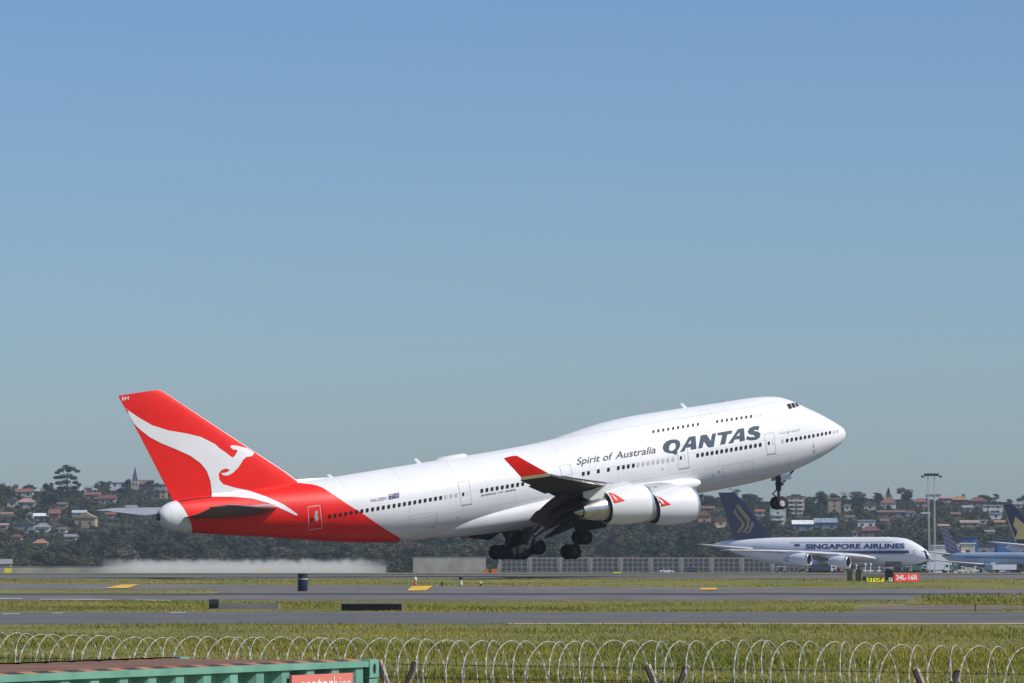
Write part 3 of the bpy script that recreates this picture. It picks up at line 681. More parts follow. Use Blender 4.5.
for s in (-1, 1):
    wheel(nb + Vector((0, s*.46, 0)), ng, .60, .42, M_STRUTW)
    MB().tube(nb+(nt_-nb)*.64+Vector((.2,s*.33,0)), nb+(nt_-nb)*.64+Vector((.36,s*.33,0)), .13).build('landing_light', M_METAL, ng)
    MB().box((-7.3, s*.8, 2.45), (1.1, .05, .5), M=Matrix.Rotation(RAD(6*s), 3, 'X')).build('gear_door', M_WHITE2, jet)
# ------------------------------------------------------------------ parked airliners on the far apron
M_SIDEW = mat('pale_airliner_paint', (0.72, 0.73, 0.75), 0.4, coat=0.2, var=0.06, scale=0.4)
M_BLUEB = mat('pale_blue_airliner_paint', (0.36, 0.43, 0.54), 0.38, coat=0.2, var=0.10, scale=0.4)
M_TAILN = mat('navy_tail_paint', (0.008, 0.014, 0.055), 0.4, coat=0.2)
M_GOLD = mat('gold_emblem_paint', (0.34, 0.25, 0.10), 0.45)
M_GOLD2 = mat('yellow_gold_emblem_paint', (0.74, 0.54, 0.18), 0.45)
M_LGREY = mat('light_grey_wing_paint', (0.56, 0.57, 0.58), 0.5, var=0.2, scale=0.5)
M_TXTN = mat('navy_lettering', (0.010, 0.022, 0.11), 0.5)
def airliner(name, label, pose, p):
    root = empty(name, pose.loc, pose.rot, label, 'airplane')
    L = p['L']; hw, zb, zt = p['hw'], p['zb'], p['zt']; zm = p.get('zm', (zb+zt)/2); nl = p['nose']; tl = p['tail']; zn = p['zn']; zl = p['zl']
    fx = [0, .01, .04, .12, .3, .6, 1.0]; fr = [.0, .14, .27, .47, .72, .93, 1.0]
    kx = [a*nl for a in fx] + [L-tl, L-tl*.65, L-tl*.35, L-tl*.12, L-tl*.02, L]
    kw = fr + [1.0, .93, .68, .34, .17, .08]
    ft = pchip(kx, [zn + (zt-zn)*r for r in p.get('topr', fr)] + [zt, zt-.02*(zt-zm), zt-.10*(zt-zm), zl+.9*(zt-zl)*.55, zl+.3, zl+.15])
    fb = pchip(kx, [zn - (zn-zb)*r for r in fr] + [zb, zb+.10*(zl-zb), zb+.42*(zl-zb), zb+.78*(zl-zb), zl-.25, zl-.1])
    fw = pchip(kx, [hw*r for r in kw])
    fz = pchip([0, nl, L-tl, L], [zn, zm, zm, zl])
    xs = list(nl*np.array([.0005,.004,.012,.03,.06,.1,.16,.24,.34,.46,.6,.78])) + list(np.linspace(nl, L-tl, 14)) + list(L - tl*np.array([.85,.7,.55,.42,.3,.2,.1,.04,0.0]))
    rings = []
    for x in xs:
        a_, b_, w_, m_ = float(ft(x)), float(fb(x)), float(fw(x)), float(fz(x)); m_ = min(max(m_, b_+.01), a_-.01)
        rings.append([(-x, w_*math.sin(t), m_ + ((a_-m_) if math.cos(t) > 0 else (m_-b_))*math.cos(t)) for t in np.arange(40)*2*math.pi/40])
    fb_ = MB().loft(rings); bv = fb_.bvh(); fus_ = fb_.build('fuselage', p['body'], root, 60)
    W = p['wing']; le = pchip(W['y'], W['le']); te = pchip(W['y'], W['te']); wzf = pchip(W['y'], W['z'])
    for s in (-1, 1):
        ys_ = np.linspace(W['y'][0], W['y'][-1], 9)
        wing = MB().loft([[(x, s*y, z) for x, z in foil((-float(le(y)), float(wzf(y))), float(te(y)-le(y)), 1.5, .115 - .03*y/ys_[-1], 9)] for y in ys_]).build('wing', p['wingm'], root, 40)
        y1 = ys_[-1]; x1 = float(le(y1)); z1 = float(wzf(y1)); c1 = float(te(y1)) - x1
        if p.get('winglet'):
            h = p['winglet']
            MB().loft([[(x, s*(y1+dy), z+z1+dz) for x, z in foil((-(x1+dx), 0), c, 0, .08, 7)] for dx, c, dy, dz in ((0, c1, 0, 0), (c1*.35, c1*.75, .18, h*.2), (c1*1.0, c1*.4, .55, h))]).build('winglet', p['wlm'], wing, 40)
        for (x0, y, z0, r, ln) in p['eng']:
            o = (-x0, s*y, z0)
            e = MB().lathe([(ln,.60*r),(ln*.97,.55*r),(ln*.5,.78*r),(.12*ln,.80*r),(.02,.9*r),(0,.94*r),(.05,.985*r),(.25*ln,1.06*r),(.5*ln,1.06*r),(.8*ln,.9*r),(ln,.66*r)], o, (-1,0,0), 24).build('engine', p['engm'], root, 50)
            MB().lathe([(.12,.84*r),(.0,.93*r),(-.03,.955*r),(.04,1.0*r),(.10*ln,1.04*r)], o, (-1,0,0), 24).build('intake_lip', p.get('lipm', M_METAL), e, 60)
            MB().lathe([(.03,.885*r),(.06*ln,.80*r),(.12*ln,.785*r),(.25*ln,.785*r),(.26*ln,.25*r),(.16*ln,.02)], o, (-1,0,0), 20).build('fan', M_BLACK, e, 60)  # fan with black duct lining, inlet shade put into the colour
            MB().lathe([(ln*.92,.56*r),(ln*1.2,.34*r),(ln*1.4,.05*r)], o, (-1,0,0), 16).build('exhaust_cone', M_HOT, e, 60)
            l_ = float(le(y)); z_ = float(wzf(y))
            MB().loft([[(-x, s*y-.2, a), (-x, s*y+.2, a), (-x, s*y+.2, b), (-x, s*y-.2, b)] for x, a, b in ((x0+ln*.3, z0+r*.95, z0+r*1.1), (x0+ln*.6, z0+r*.85, max(z_, z0+r*1.15)), (l_+1, z0+r*.7, z_+.1), (l_+3.2, z_-.7, z_-.2))]).build('pylon', p['engm'], e)
    fn = p['fin']; fmb_ = MB().loft([[(x, zz, z) for x, zz in foil((-a, 0), b-a, 0, .08, 9, 0)] for z, a, b in fn], mfun=lambda k, i: 1 if i in (0, 15) else 0)
    fin_ = fmb_.build('tail_fin', [p['finm'], p.get('finedge', p['finm'])], root, 40)
    for s in (-1, 1):
        MB().loft([[(x, s*y, zz) for x, zz in foil((-a, z), b-a, 0, .12, 9, 0)] for y, a, b, z in p['stab']]).build('tailplane', p['wingm'], root, 40)
    fx = p['fair']; MB().loft([[(-x, (hw*.55+hw*.55*e)*math.sin(t), zb+1.0+(1.35*math.cos(t) if math.cos(t) < 0 else 1.2*math.cos(t))*e) for t in np.arange(20)*2*math.pi/20] for x, e in ((fx[0], .1), (fx[0]+1.5, .6), (fx[0]+4, 1), (fx[1]-5, 1), (fx[1]-1.5, .6), (fx[1], .1))]).build('belly_fairing', p['body'], root, 60)
    for kind, x, y, n_, r in p['gear']:
        for s in ((0,) if y == 0 else (-1, 1)):
            g_ = MB().tube((-x, s*y, r), (-x, s*y, zb+.8), .16).tube((-x-(n_-1)*r*1.05, s*y, r), (-x+(n_-1)*r*1.05, s*y, r), .14).build('landing_gear', M_STRUTW, root)
            for k in range(n_):
                for q in (-1, 1):
                    c = (-x + (k-(n_-1)/2)*r*2.1, s*y + q*r*.75, r)
                    MB().lathe([(-r*.3,.1),(-r*.33,r*.8),(-r*.2,r),(r*.2,r),(r*.33,r*.8),(r*.3,.1)], c, (0,1,0), 16).build('wheel', M_TYRE, g_, 50)
    return root, bv, fin_, fmb_.bvh()

# --- very large double-deck airliner
dA = 1240.0
A = Pose(((930.5-CX)/F*dA, dA, float(gz(dA))+.05), RAD(-30))
pA = dict(L=71.6, hw=3.57, zb=1.95, zt=10.65, zm=5.9, nose=13.5, tail=31, zn=4.7, zl=8.6, topr=[.0,.1,.2,.36,.62,.92,1.0], body=M_SIDEW, wingm=M_LGREY, engm=mat('nacelle_paint', (0.62,0.64,0.68), .4, coat=.2), finm=M_TAILN, fair=(18, 48),
  wing=dict(y=[2.5, 6, 14, 26, 39.6], le=[14.6, 17.2, 24.6, 34.2, 46.0], te=[35, 35.6, 37, 42.4, 50.0], z=[3.9, 4.6, 5.5, 6.3, 6.7]), winglet=None,
  eng=[(19.6, 14.9, 3.15, 1.85, 6.2), (27.1, 25.7, 3.95, 1.85, 6.2)],
  fin=[(9.6, 50.6, 64.6), (11.1, 52.8, 65.2), (17, 57.9, 67.5), (22.5, 63.0, 69.6), (24.3, 64.7, 70.4)],
  stab=[(.8, 55.0, 64.2, 6.9), (8, 61.6, 67.2, 7.7), (15.1, 67.9, 69.9, 8.55)],
  gear=[('n', 5.2, 0, 1, .62), ('w', 33, 6.2, 2, .70), ('b', 36.5, 2.6, 3, .70)])
rA, bvA, finA, fbvA = airliner('airliner', 'white double-deck airliner with a navy tail parked behind the runway signs', A, pA)
def dec(name, polys, pose, bv, m, parent, cell=3.0, off=.05): return decal(name, *shape2d(polys, cell), pose, bv, m, parent, off)
V, Fc = text_px('SINGAPORE AIRLINES', (805.8, 548.9), (904.8, 548.2), 4.9, bold=.035, spacing=1.0, cell=2.5)
decal('lettering', V, Fc, A, bvA, M_TXTN, rA, .06)
dec('cheatline', [[(795,551.8),(908.5,550.4),(909,553.2),(795,554.4)]], A, bvA, M_TXTN, rA)
dec('cheatline', [[(795,554.5),(905,553.3),(905,554.1),(795,555.2)]], A, bvA, M_GOLD, rA)
dec('window_row', [[(790,542.3),(893,541.6),(893,542.3),(790,543)]], A, bvA, mat('window_band', (.40,.43,.50), .4), rA)
dec('flag', [[(794.5,544.2),(800,544.1),(800,546.1),(794.5,546.2)]], A, bvA, M_TXTN, rA)
for q in ([(921.5,546.8),(924,546.2),(925.4,547.6),(922.4,548.3)], [(925,546.6),(927,546.6),(927.6,547.8),(925.9,548)]): dec('cockpit_window', [q], A, bvA, M_GLASS, rA, None)
for x in (913.5, 878, 842, 787): dec('door', [[(x,549.5),(x+2.0,549.4),(x+2.2,555),(x+.2,555)]], A, bvA, mat('door_outline', (.5,.52,.56), .5), rA)
Z4 = lambda a, b: (690 + a/6.4, 480 + b/6.4)
for q in ([(292,178),(278,208),(334,276),(326,300),(300,336),(314,339),(346,300),(352,280),(300,214)], [(306,150),(297,172),(364,262),(362,296),(336,336),(352,337),(378,298),(380,268),(388,250)], [(352,341),(382,339),(416,276),(394,264),(378,310),(390,298),(398,284),(376,328)]):
    dec('bird_emblem', [[Z4(*k) for k in q]], A, fbvA, M_GOLD, finA, 2, .05)
# --- pale blue narrow-body airliner with a striped tail
dB = 1120.0
B_ = Pose(((1034-CX)/F*dB, dB-8, float(gz(dB))+.05), RAD(-55))
M_STR = mat('striped_tail_paint', (0.16, 0.17, 0.30), 0.45)
_n = M_STR.node_tree; _b = _n.nodes['Principled BSDF']; _tc = _n.nodes.new('ShaderNodeTexCoord'); _mp = _n.nodes.new('ShaderNodeMapping')
_mp.inputs['Rotation'].default_value = (0, RAD(-18), 0); _wv = _n.nodes.new('ShaderNodeTexWave'); _wv.bands_direction = 'Z'; _wv.inputs['Scale'].default_value = .30; _wv.inputs['Distortion'].default_value = 3.0; _wv.inputs['Detail Scale'].default_value = .6
_cr = _n.nodes.new('ShaderNodeValToRGB'); _cr.color_ramp.interpolation = 'CONSTANT'
_cr.color_ramp.elements[0].color = (.10, .11, .22, 1); _cr.color_ramp.elements[1].position = .45; _cr.color_ramp.elements[1].color = (.52, .53, .58, 1)
_e = _cr.color_ramp.elements.new(.74); _e.color = (.36, .16, .20, 1)
_n.links.new(_tc.outputs['Object'], _mp.inputs[0]); _n.links.new(_mp.outputs[0], _wv.inputs[0]); _n.links.new(_wv.outputs['Fac'], _cr.inputs[0]); _n.links.new(_cr.outputs[0], _b.inputs['Base Color'])
pB = dict(L=38.6, hw=1.95, zb=1.35, zt=5.45, zm=3.5, nose=6, tail=12.5, zn=3.1, zl=4.6, body=M_BLUEB, wingm=M_LGREY, engm=M_BLUEB, lipm=mat('red_white_lip', (.45,.36,.38), .4), finm=M_STR, fair=(12, 25), winglet=2.5, wlm=M_TXTN,
  wing=dict(y=[1.5, 5.5, 17.2], le=[12.6, 16.2, 23.0], te=[21, 21.4, 24.8], z=[1.9, 2.3, 3.5]), eng=[(10.9, 4.85, 1.32, 1.32, 3.9)],
  fin=[(5.0, 29.0, 36.6), (5.9, 31.2, 36.9), (9, 34.0, 38.0), (12.5, 36.9, 39.2)], stab=[(.4, 33.4, 37.4, 5.0), (7.1, 37.2, 39.3, 5.7)],
  gear=[('n', 4.5, 0, 1, .35), ('m', 20, 2.9, 1, .56)])
rB, bvB, finB, fbvB = airliner('airliner', 'pale blue twin-engined airliner with a striped tail, parked right of the light mast', B_, pB)
dec('window_row', [[(965,557.2),(1030,558.0),(1030,558.7),(965,557.9)]], B_, bvB, M_TXTN, rB)
# --- wide-body airliner at the right edge of the picture
dC = 1150.0
Cc = Pose((((1004-CX)/F*dC + 57.0), dC-44, float(gz(dC))+.05), RAD(-38))
pC = dict(L=72.0, hw=3.1, zb=2.1, zt=8.3, zm=5.2, nose=9, tail=21, zn=4.4, zl=6.9, body=M_SIDEW, wingm=M_LGREY, engm=M_SIDEW, finm=M_TAILN, finedge=M_GOLD2, fair=(20, 42),
  wing=dict(y=[2.5, 10, 30], le=[22, 29, 44], te=[37, 37.5, 46.5], z=[3.0, 4.0, 6.3]), eng=[(22.0, 9.8, 2.7, 1.75, 5.2)],
  fin=[(7.6, 57.6, 68.4), (9.2, 59.8, 68.9), (14, 64.6, 70.9), (18.6, 69.2, 72.6)], stab=[(.7, 60.5, 67.4, 7.2), (10.7, 69.2, 71.6, 8.4)],
  gear=[('n', 6, 0, 1, .55), ('m', 37, 5.5, 3, .65)])
rC, bvC, finC, fbvC = airliner('airliner', 'white airliner with a navy and gold tail at the right edge of the apron', Cc, pC)
Z6 = lambda a, b: (939 + a/12.19, 490 + b/12.18)
for q in ([(930,320),(905,430),(960,500),(925,600),(1060,600),(1100,470)], ): dec('bird_emblem', [[Z6(*k) for k in q]], Cc, fbvC, M_GOLD2, finC, 2, .06)
# ------------------------------------------------------------------ houses and buildings on the hillside
WALLC = dict(cream=(.50,.46,.36), white=(.66,.66,.64), brick=(.26,.12,.085), tan=(.40,.31,.20), orange=(.58,.30,.15), pink=(.44,.30,.28), grey=(.30,.31,.33), blue=(.16,.22,.30), green=(.40,.46,.42), brown=(.20,.14,.11), deepblue=(.03,.13,.34))
ROOFC = dict(red=(.22,.085,.065), orange=(.33,.16,.10), brown=(.15,.10,.085), grey=(.24,.23,.245), white=(.72,.72,.71), slate=(.09,.095,.11), maroon=(.15,.05,.05), tan=(.33,.25,.17), blue=(.20,.27,.34), pink=(.36,.22,.20), teal=(.40,.48,.50))
_mc = {}
def wm(c):
    if ('w', c) not in _mc: _mc['w', c] = mat(c + '_wall', WALLC[c], .85, var=.25, scale=.5)
    return _mc['w', c]
def rm(c):
    if ('r', c) not in _mc: _mc['r', c] = mat(c + '_roof', ROOFC[c], .8, var=.3, scale=.7)
    return _mc['r', c]
M_WIN = mat('house_window', (.03, .035, .045), .2)
def hit_hill(px, py):
    ds = np.arange(1560, 2560, 4.0); X = (px-CX)/F*ds; Z = HC + (HY-py)/F*ds; g = tz(X, ds)
    i = np.nonzero(g >= Z)[0]
    return float(ds[i[0]]) if len(i) else 2440.0
OCC = []          # picture boxes of buildings: x0, x1, y0, y1, distance
def house(px, base, wpx, hpx, wall, roof, label, kind='gable', cat='house', name='house', rot=0.0, depth=None, d=None, storeys=None, chim=False, ridge=None, balc=0, group=None):
    d = d or hit_hill(px, base); s = d/F; X = (px-CX)*s; zb = HC + (HY-base)*s; wd = wpx*s; ht = hpx*s; dp = depth or max(6, min(14, wd*.8))
    root = empty(name, (X, d+dp/2, zb), (0, 0, rot), label, cat, group)
    OCC.append((px-wpx/2, px+wpx/2, base-hpx, base, d))
    g = float(tz(X, d)); sink = max(1.0, zb - min(g, float(tz(X, d+dp))) + .6) if kind != 'slab' else max(1.0, zb-g+.5)
    rh = {'gable': .38, 'gable_front': .36, 'hip': .42, 'flat': .06, 'slab': .04}[kind]*ht; wh = ht - rh
    MB().box((0, 0, (wh-sink)/2), (wd, dp, wh+sink)).build('wall', wm(wall), root)
    o = .5; a, b = wd/2+o, dp/2+o
    if kind == 'gable': V = [(-a,-b,wh),(a,-b,wh),(a,b,wh),(-a,b,wh),(-a,0,ht),(a,0,ht)]; Fc = [(0,1,5,4),(2,3,4,5),(0,4,3),(1,2,5),(3,2,1,0)]
    elif kind == 'gable_front': V = [(-a,-b,wh),(a,-b,wh),(a,b,wh),(-a,b,wh),(0,-b,ht),(0,b,ht)]; Fc = [(1,2,5,4),(3,0,4,5),(0,1,4),(2,3,5),(3,2,1,0)]
    elif kind == 'hip': V = [(-a,-b,wh),(a,-b,wh),(a,b,wh),(-a,b,wh),(-a*.35,0,ht),(a*.35,0,ht)]; Fc = [(0,1,5,4),(2,3,4,5),(0,4,3),(1,2,5),(3,2,1,0)]
    if kind in ('flat', 'slab'): rf = MB().box((0, 0, wh+rh/2+.01), (wd+.8, dp+.8, max(.3, rh))).build('roof', rm(roof), root)
    else: rf = MB().add(V, Fc).build('roof', rm(roof), root)
    if kind == 'gable_front': MB().add([(-a*.86, -b+.42, wh), (a*.86, -b+.42, wh), (0, -b+.42, ht-.35)], [(0,1,2)]).build('gable_wall', wm(wall), root)
    if chim: MB().box((a*.4, .6, ht-.2), (1.0, 1.0, 2.2)).build('chimney', wm('brick'), rf)
    ns = storeys or max(1, int(wh/3.0)); nw = max(1, int(wd/4.2))
    if wh > 1.6:
        for r in range(ns):
            for k in range(nw):
                cx = (k+.5)/nw*wd - wd/2; cz = wh*(r+.5)/ns
                w_ = MB().box((cx, -dp/2-.03, cz), (min(1.3, wd/nw*.36), .08, min(1.3, wh/ns*.42))).build('window', M_WIN, root)
                if balc and r < balc:
                    MB().box((cx, -dp/2-.75, cz-.35*wh/ns), (wd/nw*.8, 1.5, min(1.1, wh/ns*.35))).build('balcony', wm('white'), root)
    return root
H = house
# left part of the ridge and slope
H(24,497,17,8.5,'green','red','wide cottage with a red-brown roof near the top of the left slope','gable',chim=True)
H(12,507,10,10,'cream','slate','cream house at the far left below the wide red-brown cottage','gable_front')
H(26,508,17,10,'grey','pink','house with a large faded pink roof beside the cream house','hip')
H(6,517,11,5,'white','orange','low house with an orange roof at the left edge of the picture','gable')
H(29,520,7,8,'cream','grey','narrow pale house with a steep gable right of the low orange roof','gable_front')
H(41,521,14,8,'blue','white','low house with a bright white roof on the left slope','gable')
H(54,521,10,12,'brick','red','dull red brick house right of the bright white roof','gable',chim=True)
H(26,534,15,15,'grey','slate','dark house with pale barge boards under a steep gable on the left slope','gable_front')
H(42,533,15,10,'white','grey','pale house with a broad grey roof below the red brick house','hip')
H(40,549,14,10,'tan','orange','house with an orange tiled roof lowest on the left slope','hip')
H(85,528,20,16,'tan','tan','beige house with one large sandy gable left of the red tail','gable_front',depth=14)
H(79,517,13,7,'white','teal','small house with a pale teal roof above the large sandy gable','gable')
H(92,499,15,7,'pink','red','low red-roofed house beside the tall pine','gable')
H(107,504,16,9,'pink','maroon','pink house with a maroon roof below the church hill','gable',chim=True)
H(77,490,7,4.5,'white','white','small white house just right of the tall pine','flat')
H(88,491,7,5,'white','grey','small white house between the tall pine and the church','gable')
H(119,488,15,6,'white','white','long white building left of the church','flat',cat='building',name='building')
H(146,491,14,10,'brick','brown','red brick building directly right of the church','gable',cat='building',name='building')
H(160,489,11,5,'grey','white','long low building with a white roof on the ridge left of the red tail','flat',cat='building',name='building')
H(163,502,7,12,'tan','tan','narrow tan apartment block close to the red tail','flat',cat='building',name='building',storeys=3)
H(3,572,14,13,'grey','grey','grey shed at the left edge behind the runway','gable',cat='building',name='shed',d=1560)
H(-14,505,14,9,'cream','red','cream house with a red roof just beyond the left edge','hip')
# the church
dch = 2440.0; sC = dch/F; X = (135-CX)*sC; zc = HC + (HY-490)*sC
ch = empty('church', (X, dch, zc), (0,0,0), 'church with a dark pointed spire on top of the left ridge', 'church')
OCC.append((130, 141, 466, 490, dch))
MB().box((0,0,1.0), (4.2,4.2,8.0)).build('tower', wm('cream'), ch)
sp = MB().loft([[(a*r, b*r, z) for a, b in ((-1,-1),(1,-1),(1,1),(-1,1))] for z, r in ((5.0, 2.0), (6.0, 1.55), (13.6, .06))]).build('spire', rm('slate'), ch)
MB().box((6.2,2,.6), (9,7,5.5)).build('nave_wall', wm('brown'), ch)
MB().add([(1.5,-2,3.35),(11,-2,3.35),(11,6,3.35),(1.5,6,3.35),(1.5,2,6.0),(11,2,6.0)], [(0,1,5,4),(2,3,4,5),(0,4,3),(1,2,5)]).build('roof', rm('brown'), ch)
for x in (-.9,.9): MB().box((x,-2.13,3.2), (.7,.1,1.6)).build('window', M_WIN, ch)
# right part, behind the nose of the jumbo
H(704.5,526,12.5,16,'orange','orange','tall orange house with a pointed gable right of the front engine','gable_front',depth=12)
H(720.5,528,12,13,'orange','brown','smaller orange house with a balcony left of the navy tail','gable_front',balc=1)
H(708,512,12,6,'brick','red','red-roofed house behind the tall orange house','gable')
H(778,525,16,20,'green','grey','white terraced apartment block below the nose wheel','flat',cat='building',name='apartment_block',storeys=4,balc=3)
H(796,514,17,18,'pink','brown','pink and white apartment block with rows of balconies right of the nose wheel','flat',cat='building',name='apartment_block',storeys=4,balc=4)
H(834.5,517,12.5,19,'tan','tan','tan apartment tower standing in the trees','flat',cat='building',name='apartment_block',storeys=4)
H(847.5,511,6,6,'white','white','tiny white house right of the tan apartment tower','flat')
H(803,531,20,11,'blue','white','blue-grey shed with a white roof edge above the airliner','gable',cat='building',name='shed')
H(826,530,22,12,'blue','blue','wide blue-grey shed with a blue roof behind the airliner','gable',cat='building',name='shed')
H(870,510,12,9,'cream','brown','cream house with two gables on the right slope','gable_front')
H(888.5,509,15,11,'white','red','white house with a broad red roof under the conifer','hip',chim=True)
H(892,516,28,6,'brown','brown','long low brown-roofed house across the middle of the right slope','gable')
H(920.5,507,13,9,'pink','red','red-roofed house left of the light mast','hip')
H(908,499,9,5,'white','grey','pale house on the ridge under the big round tree','gable')
H(866.5,529,17,9,'white','white','long white flat-roofed building above the airliner nose','flat',cat='building',name='building')
H(871,537,19,11,'brick','maroon','house with a large dark red roof above the airliner','hip')
H(855,537,5.5,7,'cream','orange','small cream cottage beside the large dark red roof','gable_front')
H(899,518,4,4,'white','grey','tiny white cottage in the trees right of centre on the right slope','gable_front')
H(934,499,14,5,'white','white','long white house on the ridge behind the light mast','flat')
H(946,502,13,6,'pink','pink','long house with a pale pink roof on the ridge right of the light mast','gable')
H(960,505,15,9,'brick','orange','house with a pointed orange roof on the right ridge','hip',chim=True)
H(978.5,507,17,10,'brown','maroon','house with a maroon pyramid roof on the right ridge','hip')
H(993,513,20,8,'white','white','large modern white house near the navy and gold tail','flat',storeys=2)
H(996,519,12,6,'white','white','white terrace house below the large modern house','flat')
H(968,512,10,7,'cream','grey','cream house below the pointed orange roof','gable')
H(970,527,18,7,'tan','tan','long house with a pale sandy roof above the striped tail','gable')
H(983,524,8,4,'white','white','small white-roofed house right of the long sandy roof','flat')
H(990,534,9,4,'white','grey','low white house in the dark trees near the right edge','gable')
H(944,529,10,5,'tan','tan','low tan house left of the striped tail','gable')
H(1018,508,10,6,'white','grey','white house partly behind the navy and gold tail','gable')
# more roofs half hidden in the trees
H(62,508,9,6,'tan','brown','small house with a brown roof below the tall pine','gable')
H(70,541,11,7,'grey','grey','grey house alone among the trees below the large sandy gable','gable')
H(16,541,10,7,'tan','maroon','house with a dark red roof near the foot of the left slope','hip')
H(62,533,8,6,'white','brown','white cottage with a brown roof right of the broad grey roof','gable')
H(110,518,9,6,'cream','red','cream cottage with a red roof below the pink house','gable')
H(131,511,10,6,'white','grey','pale cottage among the trees under the church','gable')
H(3,529,8,6,'pink','pink','pink cottage at the left edge under the low orange roof','gable')
H(850,521,9,6,'cream','brown','cream cottage with a brown roof above the small orange-roofed cottage','gable')
H(885,524,8,5,'tan','red','tan cottage with a red roof right of the long white flat-roofed building','gable')
H(911,516,10,6,'white','maroon','white house with a dark red roof in the middle of the right slope','hip')
H(926,517,8,5,'cream','grey','cream cottage just left of the light mast','gable')
H(956,518,9,6,'brick','brown','brick house with a brown roof right of the light mast','gable')
H(1000,526,10,6,'tan','orange','tan house with an orange roof left of the navy and gold tail','gable')
H(742,512,9,6,'white','pink','white house with a pink roof among the trees right of the navy tail','gable')
H(760,516,9,7,'cream','red','cream house with a red roof left of the white terraced block','gable')
H(812,506,8,5,'cream','grey','cream house between the pink apartments and the tan tower','gable')
H(690,515,9,7,'pink','brown','pink house just right of the inner engine','gable')
# terminal buildings behind the parked airliners
def blk(px, base, wpx, hpx, wall, roof, label, d, **k): return H(px, base, wpx, hpx, wall, roof, label, 'slab', cat='building', name='terminal_building', d=d, depth=8, **k)
blk(946,560,26,15,'white','white','white terminal block behind the light mast',1420)
blk(968,560,14,17,'cream','white','cream terminal block behind the striped tail',1425)
blk(970.5,560,14,24,'deepblue','slate','bright blue terminal block above the pale blue airliner',1460)
blk(1006,560,17,21,'deepblue','slate','bright blue terminal block under the navy and gold tail',1465)
blk(990,560,24,16,'grey','slate','dark glazed terminal block between the two blue blocks',1480)

# ------------------------------------------------------------------ trees
M_BARK = mat('bark', (.07, .055, .042), .95, var=.3, scale=2)
LEAFC = {'dark': ((.028,.040,.016),(.012,.020,.010)), 'olive': ((.066,.062,.020),(.030,.032,.012)), 'brown': ((.080,.056,.033),(.040,.031,.019)), 'blue': ((.018,.030,.022),(.009,.016,.013)), 'bare': ((.13,.10,.078),(.08,.062,.05))}
LEAFM = {k: mat('foliage_' + k, a, .75, col2=b, scale=.45, spec=.25, coords='pos', detail=3) for k, (a, b) in LEAFC.items()}
def crown_mesh(name, m, H_, Wd, clumps, leaf, n_leaf, seed, flat=.75):
    r = np.random.default_rng(seed); V = []; Fc = []
    per = n_leaf//len(clumps)
    for (cx, cy, cz, cr) in clumps:
        u = r.normal(size=(per, 3)); u /= np.linalg.norm(u, axis=1)[:, None]
        q = u*(cr*(.55 + .5*r.random((per, 1))**.6)); q[:, 2] *= flat
        c = q + (cx, cy, cz)
        nrm = u + (0,0,.25) + r.normal(size=(per, 3))*.30; nrm /= np.linalg.norm(nrm, axis=1)[:, None]
        a = np.cross(nrm, r.normal(size=(per, 3))); a /= np.linalg.norm(a, axis=1)[:, None]; b = np.cross(nrm, a)
        s1 = leaf*(.6+.8*r.random((per, 1))); s2 = leaf*(.35+.5*r.random((per, 1)))
        quad = np.stack([c-a*s1, c+b*s2, c+a*s1, c-b*s2], 1).reshape(-1, 3); V.append(quad)
    V = np.concatenate(V); k = len(V)//4
    me = bpy.data.meshes.new(name); me.from_pydata(V.tolist(), [], [(4*i, 4*i+1, 4*i+2, 4*i+3) for i in range(k)]); me.materials.append(m); me.update()
    return me
def trunk_mesh(H_, r0, tops, seed):
    mb = MB(); p = Vector((0,0,-1.5)); q = Vector((0,0,H_*.42)); mb.tube(p, q, r0, r0*.7, 8)
    for t in tops: mb.tube(q - Vector((0,0,H_*.06)), Vector(t), r0*.5, r0*.12, 6)
    me = bpy.data.meshes.new('trunk'); me.from_pydata(mb.v, [], mb.f); me.materials.append(M_BARK); me.update(); return me
TREES = {}
